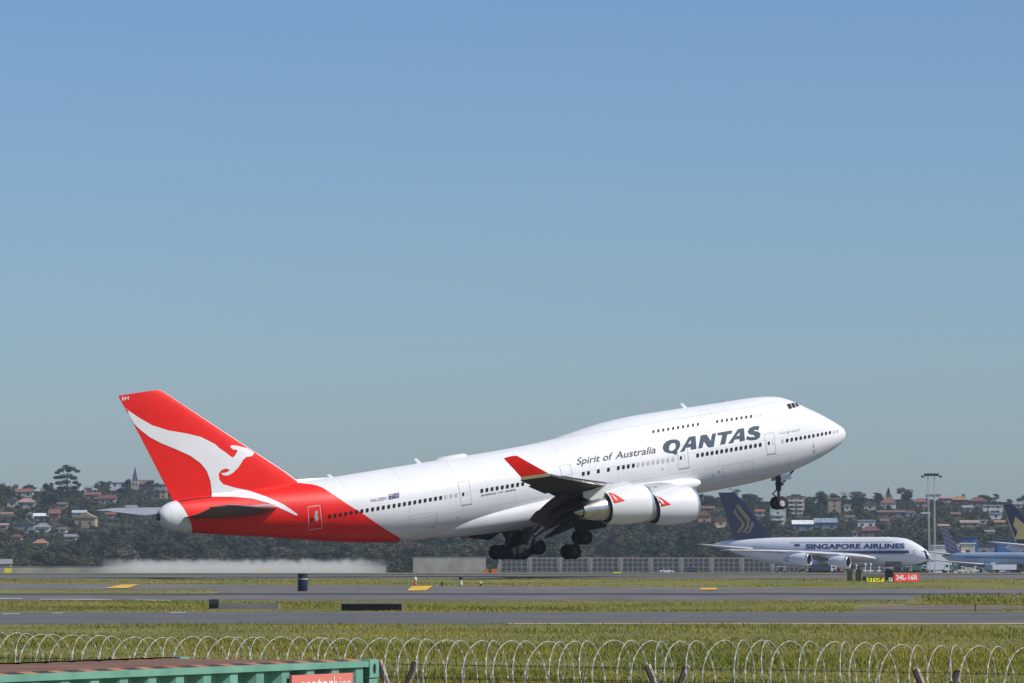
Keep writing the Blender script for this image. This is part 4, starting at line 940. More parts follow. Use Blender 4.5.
def proto(kind, shape, seed):
    r = np.random.default_rng(seed); cl = []
    if shape == 'round':
        Hh, Wd = 10.0, 9.0
        for k in range(15):
            a = r.random()*6.28; rr = Wd*.36*math.sqrt(r.random()); z = Hh*(.20 + .70*r.random())
            cl.append((rr*math.cos(a), rr*math.sin(a), z - .12*rr, Wd*(.14+.11*r.random())))
        n, lf = 1500, .42
    elif shape == 'spread':
        Hh, Wd = 9.0, 12.0
        for k in range(18):
            a = r.random()*6.28; rr = Wd*.42*math.sqrt(r.random()); z = Hh*(.25 + .6*r.random()) - .10*rr
            cl.append((rr*math.cos(a), rr*math.sin(a), z, Wd*(.10+.09*r.random())))
        n, lf = 1700, .42
    elif shape == 'tall':
        Hh, Wd = 12.0, 6.5
        for k in range(14):
            z = Hh*(.28 + .68*k/13); w_ = Wd*.5*(1 - .75*abs((k/13)-.35)); a = r.random()*6.28; rr = w_*.5*r.random()
            cl.append((rr*math.cos(a), rr*math.sin(a), z, max(.7, w_*.55)))
        n, lf = 1300, .38
    elif shape == 'bush':
        Hh, Wd = 5.0, 8.0
        for k in range(12):
            a = r.random()*6.28; rr = Wd*.4*math.sqrt(r.random())
            cl.append((rr*math.cos(a), rr*math.sin(a), Hh*(.25+.45*r.random()), Wd*(.12+.1*r.random())))
        n, lf = 1100, .36
    elif shape == 'conifer':
        Hh, Wd = 12.0, 6.0
        for k in range(13):
            t = k/12; w_ = Wd*.5*(1-t)*.9+.25
            for j in range(3): a = r.random()*6.28; cl.append((w_*.5*math.cos(a), w_*.5*math.sin(a), Hh*(.14+.84*t), w_*.55+.15))
        n, lf = 1500, .32
    elif shape == 'bare':
        Hh, Wd = 9.0, 8.0
        for k in range(14):
            a = r.random()*6.28; rr = Wd*.4*math.sqrt(r.random()); cl.append((rr*math.cos(a), rr*math.sin(a), Hh*(.25+.65*r.random()), Wd*(.12+.08*r.random())))
        n, lf = 650, .30
    cm = crown_mesh('crown', LEAFM[kind], Hh, Wd, cl, lf, n, seed)
    tm = trunk_mesh(Hh, .28, [(c[0]*.8, c[1]*.8, c[2]) for c in cl[::3]], seed)
    TREES[kind, shape, seed] = (cm, tm, Hh, Wd)
    return kind, shape, seed
PROT = {}
sd = 11
for kd, shp, k in (('dark','round',3),('dark','spread',2),('blue','round',2),('blue','spread',2),('olive','round',2),('olive','spread',1),('brown','round',2),('brown','spread',1),('blue','bush',1),('bare','bare',2),('dark','tall',2),('blue','conifer',2),('olive','bush',2),('dark','bush',2)):
    for j in range(k): sd += 1; PROT.setdefault((kd, shp), []).append(proto(kd, shp, sd))
ADJ = {'dark': 'dark green', 'blue': 'blackish green', 'olive': 'olive green', 'brown': 'brownish', 'bare': 'thin bare-twigged'}
SHP = {'round': 'rounded tree', 'spread': 'spreading tree', 'tall': 'tall upright tree', 'conifer': 'pointed conifer', 'bush': 'low bushy tree', 'bare': 'winter tree'}
def tree(px, d, key, hgt, wid, label=None, group=None, base=None):
    cm, tm, Hh, Wd = TREES[key]; X = (px-CX)/F*d; z = float(tz(X, d)) if base is None else base
    name = {'conifer': 'conifer_tree', 'bush': 'bushy_tree'}.get(key[1], 'tree')
    t = empty(name, (X, d, z - .3), (0, 0, random.random()*6.28), label, 'tree', group)
    s = (wid/Wd, wid/Wd, hgt/Hh)
    for nm, me in (('crown', cm), ('trunk', tm)):
        o = bpy.data.objects.new(nm, me); COL.objects.link(o); o.parent = t; o.scale = s
    return t
# trees the picture shows one by one
def special(px, base, h, w_, kd, shp, label, d=None, i=0):
    dd = d or hit_hill(px, base); s = dd/F; k = PROT[kd, shp]
    tree(px, dd, k[i % len(k)], h*s, w_*s, label, None, HC + (HY-base)*s)
special(208+697, 501, 17, 17, 'brown','spread','big round brownish tree crowning the right ridge')
special(888.5, 498, 11, 8, 'blue','conifer','pointed conifer on the right ridge left of the big round tree')
special(881.5, 503, 10, 4, 'blue','conifer','slim dark conifer between the houses of the right slope', i=1)
special(862, 504, 12, 13, 'dark','spread','flat-topped dark tree above the cream house with two gables')
special(822, 512, 22, 18, 'olive','round','large greyish olive tree left of the tan apartment tower')
special(808, 512, 16, 16, 'blue','round','dark rounded tree right of the pink and white apartments')
special(851, 505, 14, 22, 'bare','bare','thin bare-twigged tree right of the tan apartment tower')
special(748, 512, 20, 24, 'dark','round','rounded dark green tree directly right of the navy tail')
special(734, 496, 9, 16, 'bare','bare','grey winter tree just above the top of the navy tail', i=1)
special(712, 508, 14, 18, 'blue','spread','blackish spreading tree behind the orange houses')
special(48, 497, 18, 15, 'blue','round','dark rounded tree left of the tall pine')
special(3, 503, 22, 22, 'olive','spread','olive tree on the ridge at the left edge')
special(30, 489, 6, 14, 'blue','bush','low dark tree on the ridge behind the wide red-brown cottage') if ('blue','bush') in PROT else special(30, 490, 7, 14, 'dark','bush','low dark tree on the ridge behind the wide red-brown cottage')
special(105, 490, 10, 14, 'dark','round','small dark tree on the ridge left of the long white building')
special(128, 490, 14, 9, 'blue','round','dark tree touching the church tower')
special(152, 487, 8, 14, 'dark','spread','flat green tree on the ridge right of the church')
special(98, 489, 7, 12, 'blue','spread','small spreading tree among the white houses right of the tall pine')
special(996, 499, 6, 7, 'dark','round','small tree on the right ridge above the modern white house')
special(963, 501, 8, 5, 'brown','round','small brownish tree beside the pointed orange roof')
# the tall layered pine
dp_ = hit_hill(67, 500); s_ = dp_/F; cl = []
rr_ = np.random.default_rng(5)
for cx, cz, cr in ((0,33,4.6),(5,31.5,4.2),(10,29,3),(-6,30,4),(-9.5,27.5,3),(2,29.5,3.6),(-10.5,22.5,3.4),(-4,23.5,4.6),(3,24,4.6),(8,22,4),(-8,17,4.4),(0,18,5),(9,17.5,3.6),(13,15.5,2.4),(-9,12,4),(-2,12,5),(6,12,4.4),(-6,7,4.6),(3,7,5),(9,9,3.4)):
    for q in range(2): cl.append((cx*s_*.95+rr_.normal()*.4, rr_.normal()*3*s_*1.3, cz*s_, cr*s_*.9))
pine = empty('pine_tree', ((67-CX)*s_, dp_, HC+(HY-500)*s_), (0,0,0), 'tallest tree of the left ridge, a dark pine with layered branches', 'tree')
o = bpy.data.objects.new('crown', crown_mesh('crown', LEAFM['blue'], 1, 1, cl, .40, 4200, 77, .55)); COL.objects.link(o); o.parent = pine
tk = MB().tube((0,0,-2),(0,0,22*s_),.55,.3,8)
for c in cl[::3]: tk.tube((0,0,c[2]*.75),(c[0],c[1],c[2]),.18,.06,5)
tk.build('trunk', M_BARK, pine)
# wooded slope: rows from front to back, leaving the buildings visible
keys = [k for v in PROT.values() for k in v]
def pick(front, px):
    r = random.random()
    if front:
        tab = [(('dark','round'),.22),(('dark','spread'),.13),(('blue','round'),.10),(('olive','round'),.18),(('olive','spread'),.11),(('brown','round'),.13),(('bare','bare'),.06),(('dark','tall'),.07)]
    else:
        tab = [(('dark','round'),.21),(('blue','round'),.14),(('blue','spread'),.11),(('dark','spread'),.1),(('olive','round'),.17),(('brown','round'),.1),(('bare','bare'),.04),(('dark','tall'),.05),(('olive','bush'),.04),(('dark','bush'),.04)]
    acc = 0
    for k, p_ in tab:
        acc += p_
        if r < acc: return random.choice(PROT[k])
    return random.choice(PROT['dark','round'])
count = 0
rows_ = [(1600,5.5,8.5,34,True),(1650,7,10.5,38,True),(1720,7,10.5,36,True),(1800,7,10,34,False),(1890,6,9.5,34,False),(1990,6,9,34,False),(2090,6,9,32,False),(2190,5,8.5,32,False),(2290,5,8,34,False),(2380,4.5,7.5,36,False),(2450,4,7.5,38,False)]
for d0, h0, h1, n_, front in rows_:
    for k in range(n_):
        px = -70 + (k + random.random()*.9)*(1170/n_); d = d0 + random.uniform(-22, 22); s = d/F
        hg = random.uniform(h0, h1); wd_ = hg*random.uniform(1.05, 1.7)
        X = (px-CX)*s; base = HY - (float(tz(X, d)) - HC)/s; x0, x1, yt = px - wd_/s/2, px + wd_/s/2, base - hg/s
        if d0 >= 2380 and base - hg/s < 492 and random.random() < .5: hg *= .7; yt = base - hg/s
        bad = False
        for (a, b, c, e, dd) in OCC:
            if dd > d - 3:
                ox = min(x1, b) - max(x0, a)
                if ox > .18*(b-a) and yt < e - .45*(e-c): bad = True; break
            elif abs(dd-d) < 12 and min(x1, b) > max(x0, a): bad = True; break
        if bad:
            hg2 = hg*.45
            if all(not (dd > d-3 and min(x1-(x1-x0)*.2, b) - max(x0+(x1-x0)*.2, a) > .15*(b-a) and base - hg2/s < e - .5*(e-c)) for (a, b, c, e, dd) in OCC) and random.random() < .7:
                hg = hg2; wd_ *= .6
            else: continue
        key = pick(front, px); zone = 'left slope' if px < 230 else ('slope behind the jumbo' if px < 700 else 'right slope')
        pos = 'at the foot of the' if front else ('on the ridge of the' if d0 >= 2290 else 'half way up the')
        tree(px, d, key, hg, wd_, f'{ADJ[key[0]]} {SHP[key[1]]} {pos} {zone}', f'{ADJ[key[0]]} {SHP[key[1]]}s {pos} {zone}')
        count += 1
for k_, (a, b, c0, e, dd) in enumerate(OCC):
    if dd < 1575: continue
    for q in range(1 + (b-a > 12)):
        px = a + (b-a)*random.choice((-.12, .12, .5, .88, 1.1)); s = (dd-7)/F; hg = (e-c0)*s*random.uniform(.25, .5); key = random.choice(PROT['olive','bush'] + PROT['dark','bush'] + PROT['dark','round'])
        zone = 'left slope' if px < 230 else 'right slope'
        tree(px, dd-7, key, hg, hg*random.uniform(1.3, 2.0), f'{ADJ[key[0]]} garden {SHP[key[1]]} in front of a house on the {zone}', f'{ADJ[key[0]]} garden {SHP[key[1]]}s on the {zone}')
print('trees', count)
# undergrowth filling between the trunks: nobody could count it
n_c = 17000; uy = np.sqrt(rng.uniform(1572**2, 2475**2, n_c)); ux = rng.uniform(-1, 1, n_c)*.15*uy
pxx = CX + F*ux/uy; pyy = HY - F*(tz(ux, uy)+2-HC)/uy; keep = np.ones(n_c, bool); low = np.zeros(n_c, bool)
for (a, b, c0, e, dd) in OCC: keep &= ~((pxx > a-1) & (pxx < b+1) & (uy > dd-7) & (uy < dd+14)); low |= ((pxx > a-2) & (pxx < b+2) & (uy <= dd) & (pyy < e-1.0) & (uy > dd-130))
ux, uy, low = ux[keep], uy[keep], low[keep]; n_c = len(ux); per = 16
cr = rng.uniform(1.0, 2.4, n_c)*np.where(low, .45, 1.0); u = rng.normal(size=(n_c, per, 3)); u[..., 2] = np.abs(u[..., 2]); u /= np.linalg.norm(u, axis=2)[..., None]
c = np.stack([ux, uy, tz(ux, uy)], 1)[:, None, :] + u*cr[:, None, None]*np.array([1.15, 1.15, .9])
nr = u + rng.normal(size=u.shape)*.25; nr /= np.linalg.norm(nr, axis=2)[..., None]
a = np.cross(nr, rng.normal(size=u.shape)); a /= np.linalg.norm(a, axis=2)[..., None]; b = np.cross(nr, a); s1 = (cr[:, None, None]*(.30 + .25*rng.random((n_c, per, 1))))
Q = np.stack([c-a*s1, c+b*s1*.7, c+a*s1, c-b*s1*.7], 2).reshape(-1, 3); n_u = n_c*per
me = bpy.data.meshes.new('undergrowth'); me.from_pydata(Q.tolist(), [], [(4*i,4*i+1,4*i+2,4*i+3) for i in range(n_u)]); me.materials.append(mat('undergrowth_leaves', (.036,.038,.016), .8, col2=(.015,.021,.010), scale=.09, coords='pos', spec=.2)); me.update()
o = bpy.data.objects.new('undergrowth', me); COL.objects.link(o); tag(o, 'dark shrubs and scrub covering the hillside between the trees', 'undergrowth', kind='stuff')
# ------------------------------------------------------------------ blast fence, signs, markers, vehicles
M_PALE = mat('weathered_white_steel', (.29, .275, .25), .7, var=.4, scale=.6)
M_SLAT = mat('dark_steel_slats', (.045, .048, .055), .7, var=.3, scale=1.0)
dF = 1492.0; sF = dF/F; BW = 30.3*sF; zF = float(gz(dF))
def blast_panel():
    t = empty('blast_fence', (0,0,0))
    g = MB()
    for z in (.55, 2.15, 3.75, 5.45): g.box((0, 0, z), (BW-1.6, .25, .22))
    for k in range(6): g.box((-BW/2+.9+(BW-1.8)*k/5, -.02, 2.9), (.30, .29, 5.3))
    g.build('frame', M_PALE, t)
    MB().box((0, .35, 2.9), (BW-1.7, .12, 5.2)).build('backing_sheet', M_PALE, t)
    for k in range(5):
        for r in range(3):
            x = -BW/2+.9+(BW-1.8)*(k+.5)/5; z = 1.35 + 1.6*r
            MB().add([(x-.72,-.10,z-.48),(x+.10,-.10,z-.66),(x+.74,-.10,z-.2),(x+.74,-.10,z+.42),(x-.1,-.10,z+.62),(x-.72,-.10,z+.2)], [(0,1,2,3,4,5)]).build('slat', M_SLAT, t)
    for sx in (-1, 1):
        MB().loft([[(sx*BW/2-.75, -.35, 0), (sx*BW/2+.75*(0 if sx>0 else 1)+(0 if sx<0 else 0), -.35, 0), (sx*BW/2+(.75 if sx<0 else 0), .5, 0), (sx*BW/2-(.75 if sx>0 else 0), .5, 0)],
                   [(sx*BW/2-(.75 if sx>0 else 0), -.25, 5.6), (sx*BW/2+(.75 if sx<0 else 0), -.25, 5.6), (sx*BW/2+(.75 if sx<0 else 0), .5, 5.6), (sx*BW/2-(.75 if sx>0 else 0), .5, 5.6)]]).build('end_post', M_PALE, t)
    return t
bp0 = blast_panel(); first = True
for k in range(13):
    px = 514 + 30.3*k
    t = bp0 if first else copy_tree(bp0); first = False
    t.location = ((px-CX)*sF, dF, zF)
    tag(t, None, 'fence', 'blast fence sections behind the apron')
    if k < 3: t['label'] = 'louvred white blast fence section beyond the main wheels of the jumbo jet'
    elif k < 9: t['label'] = 'louvred white blast fence section between the wheels and the parked double-deck airliner'
    else: t['label'] = 'louvred white blast fence section behind the parked double-deck airliner'
# plain low wall further left
M_LOW = mat('plain_concrete_wall', (.40, .37, .32), .9, var=.3, scale=.2)
def wall_px(a, b, y0, y1, d, label):
    s = d/F; o = MB().box((((a+b)/2-CX)*s, d, (HC+(HY-y1)*s + HC+(HY-y0)*s)/2), ((b-a)*s, .4, (y1-y0)*s)).box((((a+b)/2-CX)*s, d, HC+(HY-y0)*s+.08), ((b-a)*s+.3, .6, .16)).build('boundary_wall', M_LOW)
    return tag(o, label, 'wall')
wall_px(-120, 104, 567.0, 575, 1494, 'low pale concrete wall at the foot of the left slope')
wall_px(413, 486, 557.6, 575, 1496, 'tall pale concrete wall left of the louvred blast fence')
wall_px(104, 386, 566.0, 575, 1494, 'low pale wall behind the white shimmer cloud below the red tail')
M_LOW2 = None
# signs beside the runway
def panel(name, px0, px1, y0, y1, d, m, label, cat, legs=True, thick=.18, parent=None):
    s = d/F; cx = ((px0+px1)/2-CX)*s; w_ = (px1-px0)*s; zb = HC+(HY-y1)*s; zt = HC+(HY-y0)*s; g = float(gz(d))
    o = empty(name, (cx, d, g), (0,0,RAD(24) if name == 'runway_sign' else 0), label, cat)
    if name == 'runway_sign': w_ /= math.cos(RAD(24))
    MB().box((0,0,(zb+zt)/2-g), (w_, thick, zt-zb)).build('board', m, o)
    if legs:
        for x in (-w_*.35, w_*.35): MB().box((x,.02,(zb-g)/2), (.08,.08,max(.06,zb-g))).build('leg', M_STRUT, o)
    return o, w_, zb-g, zt-zb
def sign_text(o, body, w_, z, h, m, thick=.18, fill=.86, hf=.62, bold=.03):
    V, Fc = text2d(body, 1.0, 0, bold); W_ = V[:,0].max(); cap = .73
    v = [((x/W_-.5)*w_*fill, -thick/2-.008, z + h*.5 + (y/cap-.5)*h*hf) for x, y in V]
    MB().add(v, Fc).build('lettering', m, o, recalc=False)
M_SRED = mat('red_sign_face', (.75, .045, .045), .5); M_SYEL = mat('yellow_sign_face', (.85, .78, .02), .5); M_SBLK = mat('black_sign_face', (.012,.012,.014), .5); M_OLIVE = mat('olive_board', (.060,.060,.022), .7, var=.3, scale=3)
M_NAVYB = mat('navy_painted_steel', (.010,.016,.045), .5, var=.2, scale=2)
o, w_, z, h = panel('runway_sign', 893.4, 919.2, 573.6, 582.2, 322, M_SRED, 'red runway sign with white figures 34L-16R', 'sign'); sign_text(o, '34L-16R', w_, z+h*.22, h*.72, M_WHITE, fill=.88, hf=.78)
o, w_, z, h = panel('runway_sign', 866.2, 883.6, 576.6, 582.2, 322, M_SYEL, 'yellow sign with black letters left of the red runway sign', 'sign'); sign_text(o, 'STOP', w_, z+h*.16, h*.84, M_SBLK, fill=.9, hf=.8)
MB().box((0,.0,z+h+.05), (w_+.1,.3,.06)).build('hood', M_SBLK, o)
o, w_, z, h = panel('runway_sign', 888.4, 892.0, 577.6, 583.0, 323, mat('cream_sign_face', (.62,.60,.42), .5), 'small cream sign with the letter T between the yellow and the red sign', 'sign'); sign_text(o, 'T', w_, z+h*.15, h*.85, M_SBLK, fill=.6, hf=.7)
o, *_ = panel('equipment_cabinet', 885.2, 892.8, 569.6, 582.6, 330, M_SBLK, 'tall black cabinet behind the small cream sign', 'cabinet', thick=.5)
MB().box((0,0,1.15), (.75,.6,.08)).build('lid', M_NAVYB, o)
o, *_ = panel('marker_board', 847.2, 852.2, 570.4, 583.0, 326, M_OLIVE, 'dark olive board on the far left of the runway signs', 'board')
o, *_ = panel('marker_board', 855.6, 861.2, 569.4, 583.0, 326, M_OLIVE, 'slightly wider dark olive board next to the yellow sign', 'board')
o, *_ = panel('marker_board', 862.6, 865.6, 576.4, 583.0, 328, M_SBLK, 'small black board against the left end of the yellow sign', 'board')
# navy bin-like marker on the near taxiway
dn = d_of_y(591.3); s = dn/F
o = empty('marker_bin', ((302.6-CX)*s, dn, float(gz(dn))), (0,0,0), 'dark navy bin-shaped marker with a pale band beside the taxiway', 'marker')
hh = 17.6*s; ww = 5.0*s
MB().lathe([(0,.02),(0,ww*.94),(hh*.05,ww),(hh*.93,ww*.97),(hh,ww*.9),(hh,.02)], (0,0,.01), (0,0,1), 18).build('body', M_NAVYB, o, 40)
MB().lathe([(hh*.66,ww*1.02),(hh*.72,ww*1.02)], (0,0,.01), (0,0,1), 18).build('band', M_BLANK, o, 40)
MB().lathe([(hh*.93,ww*1.05),(hh*.99,ww*1.05),(hh,ww*.5)], (0,0,.01), (0,0,1), 18).build('rim', M_SBLK, o, 40)
# small markers by the runway
def marker(px, y0, y1, wpx, mats, label):
    d = d_of_y(y1); s = d/F; h = (y1-y0)*s; r = wpx*s/2
    o = empty('runway_marker', ((px-CX)*s, d, float(gz(d))), (0,0,0), label, 'marker')
    MB().lathe([(0,.01),(0,r),(h*.12,r),(h*.12,r*.6),(h*.62,r*.55),(h*.62,.01)], (0,0,0), (0,0,1), 12).build('base', mats[0], o, 40)
    MB().lathe([(h*.62,.01),(h*.62,r*.9),(h*.9,r*.9),(h,r*.5),(h,.01)], (0,0,0), (0,0,1), 12).build('head', mats[1], o, 40)
M_ORNG = mat('orange_marker_paint', (.62, .16, .04), .6)
marker(415.2, 577.2, 585.2, 4.2, (M_ORNG, M_WHITE2), 'orange and white marker at the end of the middle yellow marking')
marker(461, 576.4, 584.6, 4.4, (M_WHITE2, M_SBLK), 'marker with a black head and pale foot below the main wheels')
marker(442, 581.8, 586.2, 3.4, (M_OLIVE, M_OLIVE), 'stubby olive marker right of the orange and white one')
marker(480.5, 581.8, 586, 2.8, (M_SBLK, M_SYEL), 'small black and yellow marker below the main wheels')
# boards seen across the runway
def far_board(px, y0, y1, wpx, m, label, d=700):
    o, *_ = panel('far_sign', px-wpx/2, px+wpx/2, y0, y1, d, m, label, 'sign')
far_board(8.0, 568.2, 572.6, 6.5, M_SYEL, 'small yellow sign at the far left edge of the runway')
far_board(262, 566.0, 572.6, 9, M_ORNG, 'blurred orange board across the runway below the tail')
far_board(328, 567.6, 572.8, 10, mat('faded_yellow', (.45,.42,.14), .6), 'faded yellow board across the runway right of the orange one')
far_board(617.5, 572.0, 575.2, 8, M_SYEL, 'bright yellow board before the blast fence', 600)
far_board(486, 569.4, 572.8, 5, M_ORNG, 'small orange board behind the black-headed marker')
far_board(494.5, 568.8, 572.8, 6, M_ORNG, 'slightly larger orange board under the main wheels')
# drain culverts in the grass
dcv = d_of_y(609); s = dcv/F
o = empty('culvert', ((245-CX)*s, dcv, float(gz(dcv))), (0,0,0), 'long pale concrete culvert in the grass with a dark pipe mouth', 'culvert')
MB().box((0,0,.10), (68*s,.9,.26)).box((0,.7,.12), (66*s,.3,.34)).build('slab', M_CONC, o)
MB().lathe([(0,.30),(.5,.30),(.5,.22),(.05,.2)], (-35.5*s,-.2,.22), (1,0,0), 14).build('pipe_mouth', M_SBLK, o, 50)
dcv = d_of_y(611); s = dcv/F
o = empty('drain_trough', ((371.5-CX)*s, dcv, float(gz(dcv))), (0,0,0), 'long black trough lying in the grass beside the road', 'trough')
MB().box((0,0,.19), (60*s,.5,.34)).build('body', M_SBLK, o)
MB().box((0,-.05,.40), (60*s,.6,.06)).build('top_rail', M_SILL, o)
MB().box((31*s,0,.18), (1.6*s,.56,.40)).build('end_plate', M_CONC, o)
dst = d_of_y(611.5); s = dst/F
tag(MB().box(((975.5-CX)*s, dst, float(gz(dst))+.17), (.07,.07,.42)).build('wooden_stake', mat('dark_red_stake', (.14,.05,.04), .8)), 'short dark stake in the bare earth near the right edge', 'stake')
# twin-legged floodlight mast
dm = 985.0; s = dm/F; gm = float(gz(dm))
mast = empty('floodlight_mast', ((931.5-CX)*s, dm, gm), (0,0,0), 'tall twin-legged floodlight mast with a row of lamps on top', 'light mast')
hm = (572-473.4)*s
M_GALV = mat('galvanised_steel', (.55,.56,.57), .5, metal=.3, var=.15, scale=.5)
for x0, x1 in ((-1.6*s, -3.6*s), (3.4*s, 2.8*s)):
    for q in (-.16, .16):
        MB().tube((x0+1.2*s*.0+q, 0, 0), (x1+q*.6, 0, hm-.5), .085, .06, 8).build('leg', M_GALV, mast)
    lm = MB()
    for k in range(34): z = .6+k*.66; t = z/hm; xx = x0+(x1-x0)*t; lm.box((xx,0,z), (.34,.05,.05))
    lm.build('rungs', M_GALV, mast)
bar = MB().box((0,0,hm-.35), (14*s,.2,.16)).box((0,.3,hm-.05), (9*s,.16,.16)).build('crossbar', M_STRUT, mast)
for k in range(7):
    x = (-9.2 + 18*k/6)*s
    MB().box((x,-.25,hm-.15+(.12 if k not in (0,6) else -.4)), (.62,.4,.34), M=Matrix.Rotation(RAD(25),3,'X')).build('lamp', M_STRUT, mast)
MB().tube((-9.2*s,0,hm-.5),(-3*s,0,hm-.35),.05).tube((8.8*s,0,hm-.5),(3*s,0,hm-.35),.05).build('arm', M_STRUT, mast)
# ------------------------------------------------------------------ vehicles
M_CARW = mat('white_car_paint', (.62,.64,.67), .35, coat=.4); M_CARB = mat('dark_blue_car_paint', (.02,.035,.09), .35, coat=.4); M_CARG = mat('green_truck_paint', (.05,.14,.10), .45)
def car(px, y1, d, wpx, m, label, van=False, rz=0.0):
    s = d/F; L_ = wpx*s; zb = float(gz(d))+.03
    o = empty('parked_van' if van else 'parked_car', ((px-CX)*s, d, zb), (0,0,rz), label, 'van' if van else 'car')
    hh = 2.0 if van else 1.45
    prof = [(-.5,.28),(-.5,.95 if not van else 1.7),(-.44,hh*.66 if not van else hh*.98),(-.30,hh*.70 if not van else hh),(-.2,hh),(.12,hh),(.26,hh*.68),(.47,hh*.56),(.5,.6),(.5,.28)]
    MB().loft([[(x*L_, y, z) for x, z in prof] for y in (-.85, -.8, .8, .85)]).build('body', m, o, 40)
    MB().add([(x*L_, -.87, z) for x, z in ((-.30,hh*.72),(-.2,hh*.94),(.11,hh*.94),(.21,hh*.72))], [(0,1,2,3)]).build('side_window', M_GLASS, o)
    for x in (-.32,.32):
        for y in (-.78,.78): MB().lathe([(-.11,.05),(-.11,.33),(.11,.33),(.11,.05)], (x*L_, y, .33), (0,1,0), 14).build('wheel', M_TYRE, o, 50)
    return o
car(667, 574, 1405, 14.5, M_CARW, 'white car parked before the blast fence')
car(691.5, 573, 1405, 12, M_CARB, 'dark blue van parked before the blast fence right of the white car', True)
def truck(px, d, L_, hbox, mbox, mcab, label, kind='service_truck', lift=0.0):
    s = d/F; zb = float(gz(d))+.03
    o = empty(kind, ((px-CX)*s, d, zb), (0,0,0), label, 'truck')
    MB().box((-L_*.12,0,.75+lift+hbox/2), (L_*.74,2.3,hbox)).build('cargo_box', mbox, o)
    MB().loft([[(L_*.27,y,.55),(L_*.5,y,.55),(L_*.5,y,1.3),(L_*.46,y,2.2),(L_*.27,y,2.2)] for y in (-1.1,1.1)]).build('cab', mcab, o)
    MB().box((0,0,.62), (L_*.96,1.6,.18)).build('chassis', M_SBLK, o)
    MB().add([(L_*.33,-1.12,1.35),(L_*.44,-1.12,1.35),(L_*.42,-1.12,2.0),(L_*.33,-1.12,2.0)], [(0,1,2,3)]).build('cab_window', M_GLASS, o)
    if lift:
        for k in (-1,1): MB().tube((-L_*.35*k-.5,-.8,.7),(L_*.25*k-.5,-.8,.8+lift),.08).build('lift_arm', M_STRUT, o)
    for x in (-.34,.34):
        for y in (-.95,.95): MB().lathe([(-.14,.05),(-.14,.45),(.14,.45),(.14,.05)], (x*L_, y, .45), (0,1,0), 14).build('wheel', M_TYRE, o, 50)
    return o
truck(896, 1190, 6.0, 1.5, M_STRUT, M_CARB, 'dark grey service truck under the fuselage of the double-deck airliner', lift=1.0)
truck(916, 1150, 6.0, 1.4, M_CARG, M_CARW, 'green service truck below the nose of the double-deck airliner')
truck(938, 1030, 5.5, 1.9, M_CARW, M_CARW, 'white box truck right of the foot of the floodlight mast')
truck(953, 1060, 5.5, 1.2, M_CARG, M_CARB, 'low green truck left of the pale blue airliner')
truck(824, 1190, 7.0, 1.2, M_CARB, M_CARW, 'low dark truck between the engines of the double-deck airliner')
truck(1008, 1040, 8.0, 1.3, M_CARW, M_STRUT, 'low white truck below the pale blue airliner')
def cart(px, d, h, m, label, w_=1.3):
    s = d/F; o = empty('service_cart', ((px-CX)*s, d, float(gz(d))), (0,0,0), label, 'cart')
    MB().box((0,0,.55), (w_,.9,.5)).build('bed', m, o); MB().lathe([(0,.14),(h*.7,.12),(h*.72,.32),(h*.95,.34),(h,.1)], (0,0,.7), (0,0,1), 12).build('mast_head', m, o, 50)
    for x in (-.4,.4): MB().lathe([(-.5,.05),(-.5,.22),(.5,.22),(.5,.05)], (x*w_,0,.22), (0,1,0), 10).build('wheel', M_TYRE, o)
cart(856.3, 1150, 1.6, M_WHITE2, 'white service cart directly above the olive boards')
cart(865.3, 1150, 1.9, M_WHITE2, 'tall white service cart above the yellow sign')
cart(870.6, 1148, 2.0, M_WHITE2, 'bulky white service cart right of the tall white one', 1.7)
cart(879, 1150, 1.0, M_WHITE2, 'small white service cart near the black cabinet')
for k, px in enumerate((962, 975, 1001.5)):
    cart(px, 1052, 1.0, M_WHITE2, ['white cart left of the pale blue airliner engine','white cart touching the pale blue airliner engine','white cart right of the pale blue airliner engine'][k], 2.2)
# boarding bridge at the double-deck airliner nose
dj = 1262.0; s = dj/F
jb = empty('boarding_bridge', ((943-CX)*s, dj, float(gz(dj))), (0,0,0), 'white boarding bridge reaching the nose of the double-deck airliner', 'boarding bridge')
MB().box((0,0,5.2), (9,2.6,2.8)).build('tunnel', M_WHITE2, jb); MB().box((-5,0,5.2), (1.6,3.2,3.3)).build('cab', M_SILL, jb)
for x in (-2.5,3): MB().box((x,0,1.9), (.5,.8,3.9)).build('leg', M_STRUT, jb)

# open luggage carts standing about the parked airliners
def luggage(px, d, m, label, n_=3):
    s = d/F; o = empty('baggage_cart', ((px-CX)*s, d, float(gz(d))), (0,0,random.uniform(-.4,.4)), label, 'luggage cart')
    MB().box((0,0,.45), (2.6,1.4,.12)).build('deck', M_STRUT, o); MB().box((0,0,1.75), (2.6,1.5,.08)).build('canopy', m, o)
    for x in (-1.25,1.25):
        for y in (-.65,.65): MB().box((x,y,1.1), (.07,.07,1.3)).build('post', M_STRUTW, o)
    for k in range(n_): MB().box((-.8+.8*k,random.uniform(-.2,.2),.51+.25+.1*(k%2)), (.62,.8,.5+.2*(k%2)), rz=random.uniform(-.2,.2)).build('suitcase', (M_CARB, M_SBLK, M_ORNG)[k%3], o)
    for x in (-.9,.9):
        for y in (-.6,.6): MB().lathe([(-.07,.03),(-.07,.2),(.07,.2),(.07,.03)], (x,y,.2), (0,1,0), 10).build('wheel', M_TYRE, o)
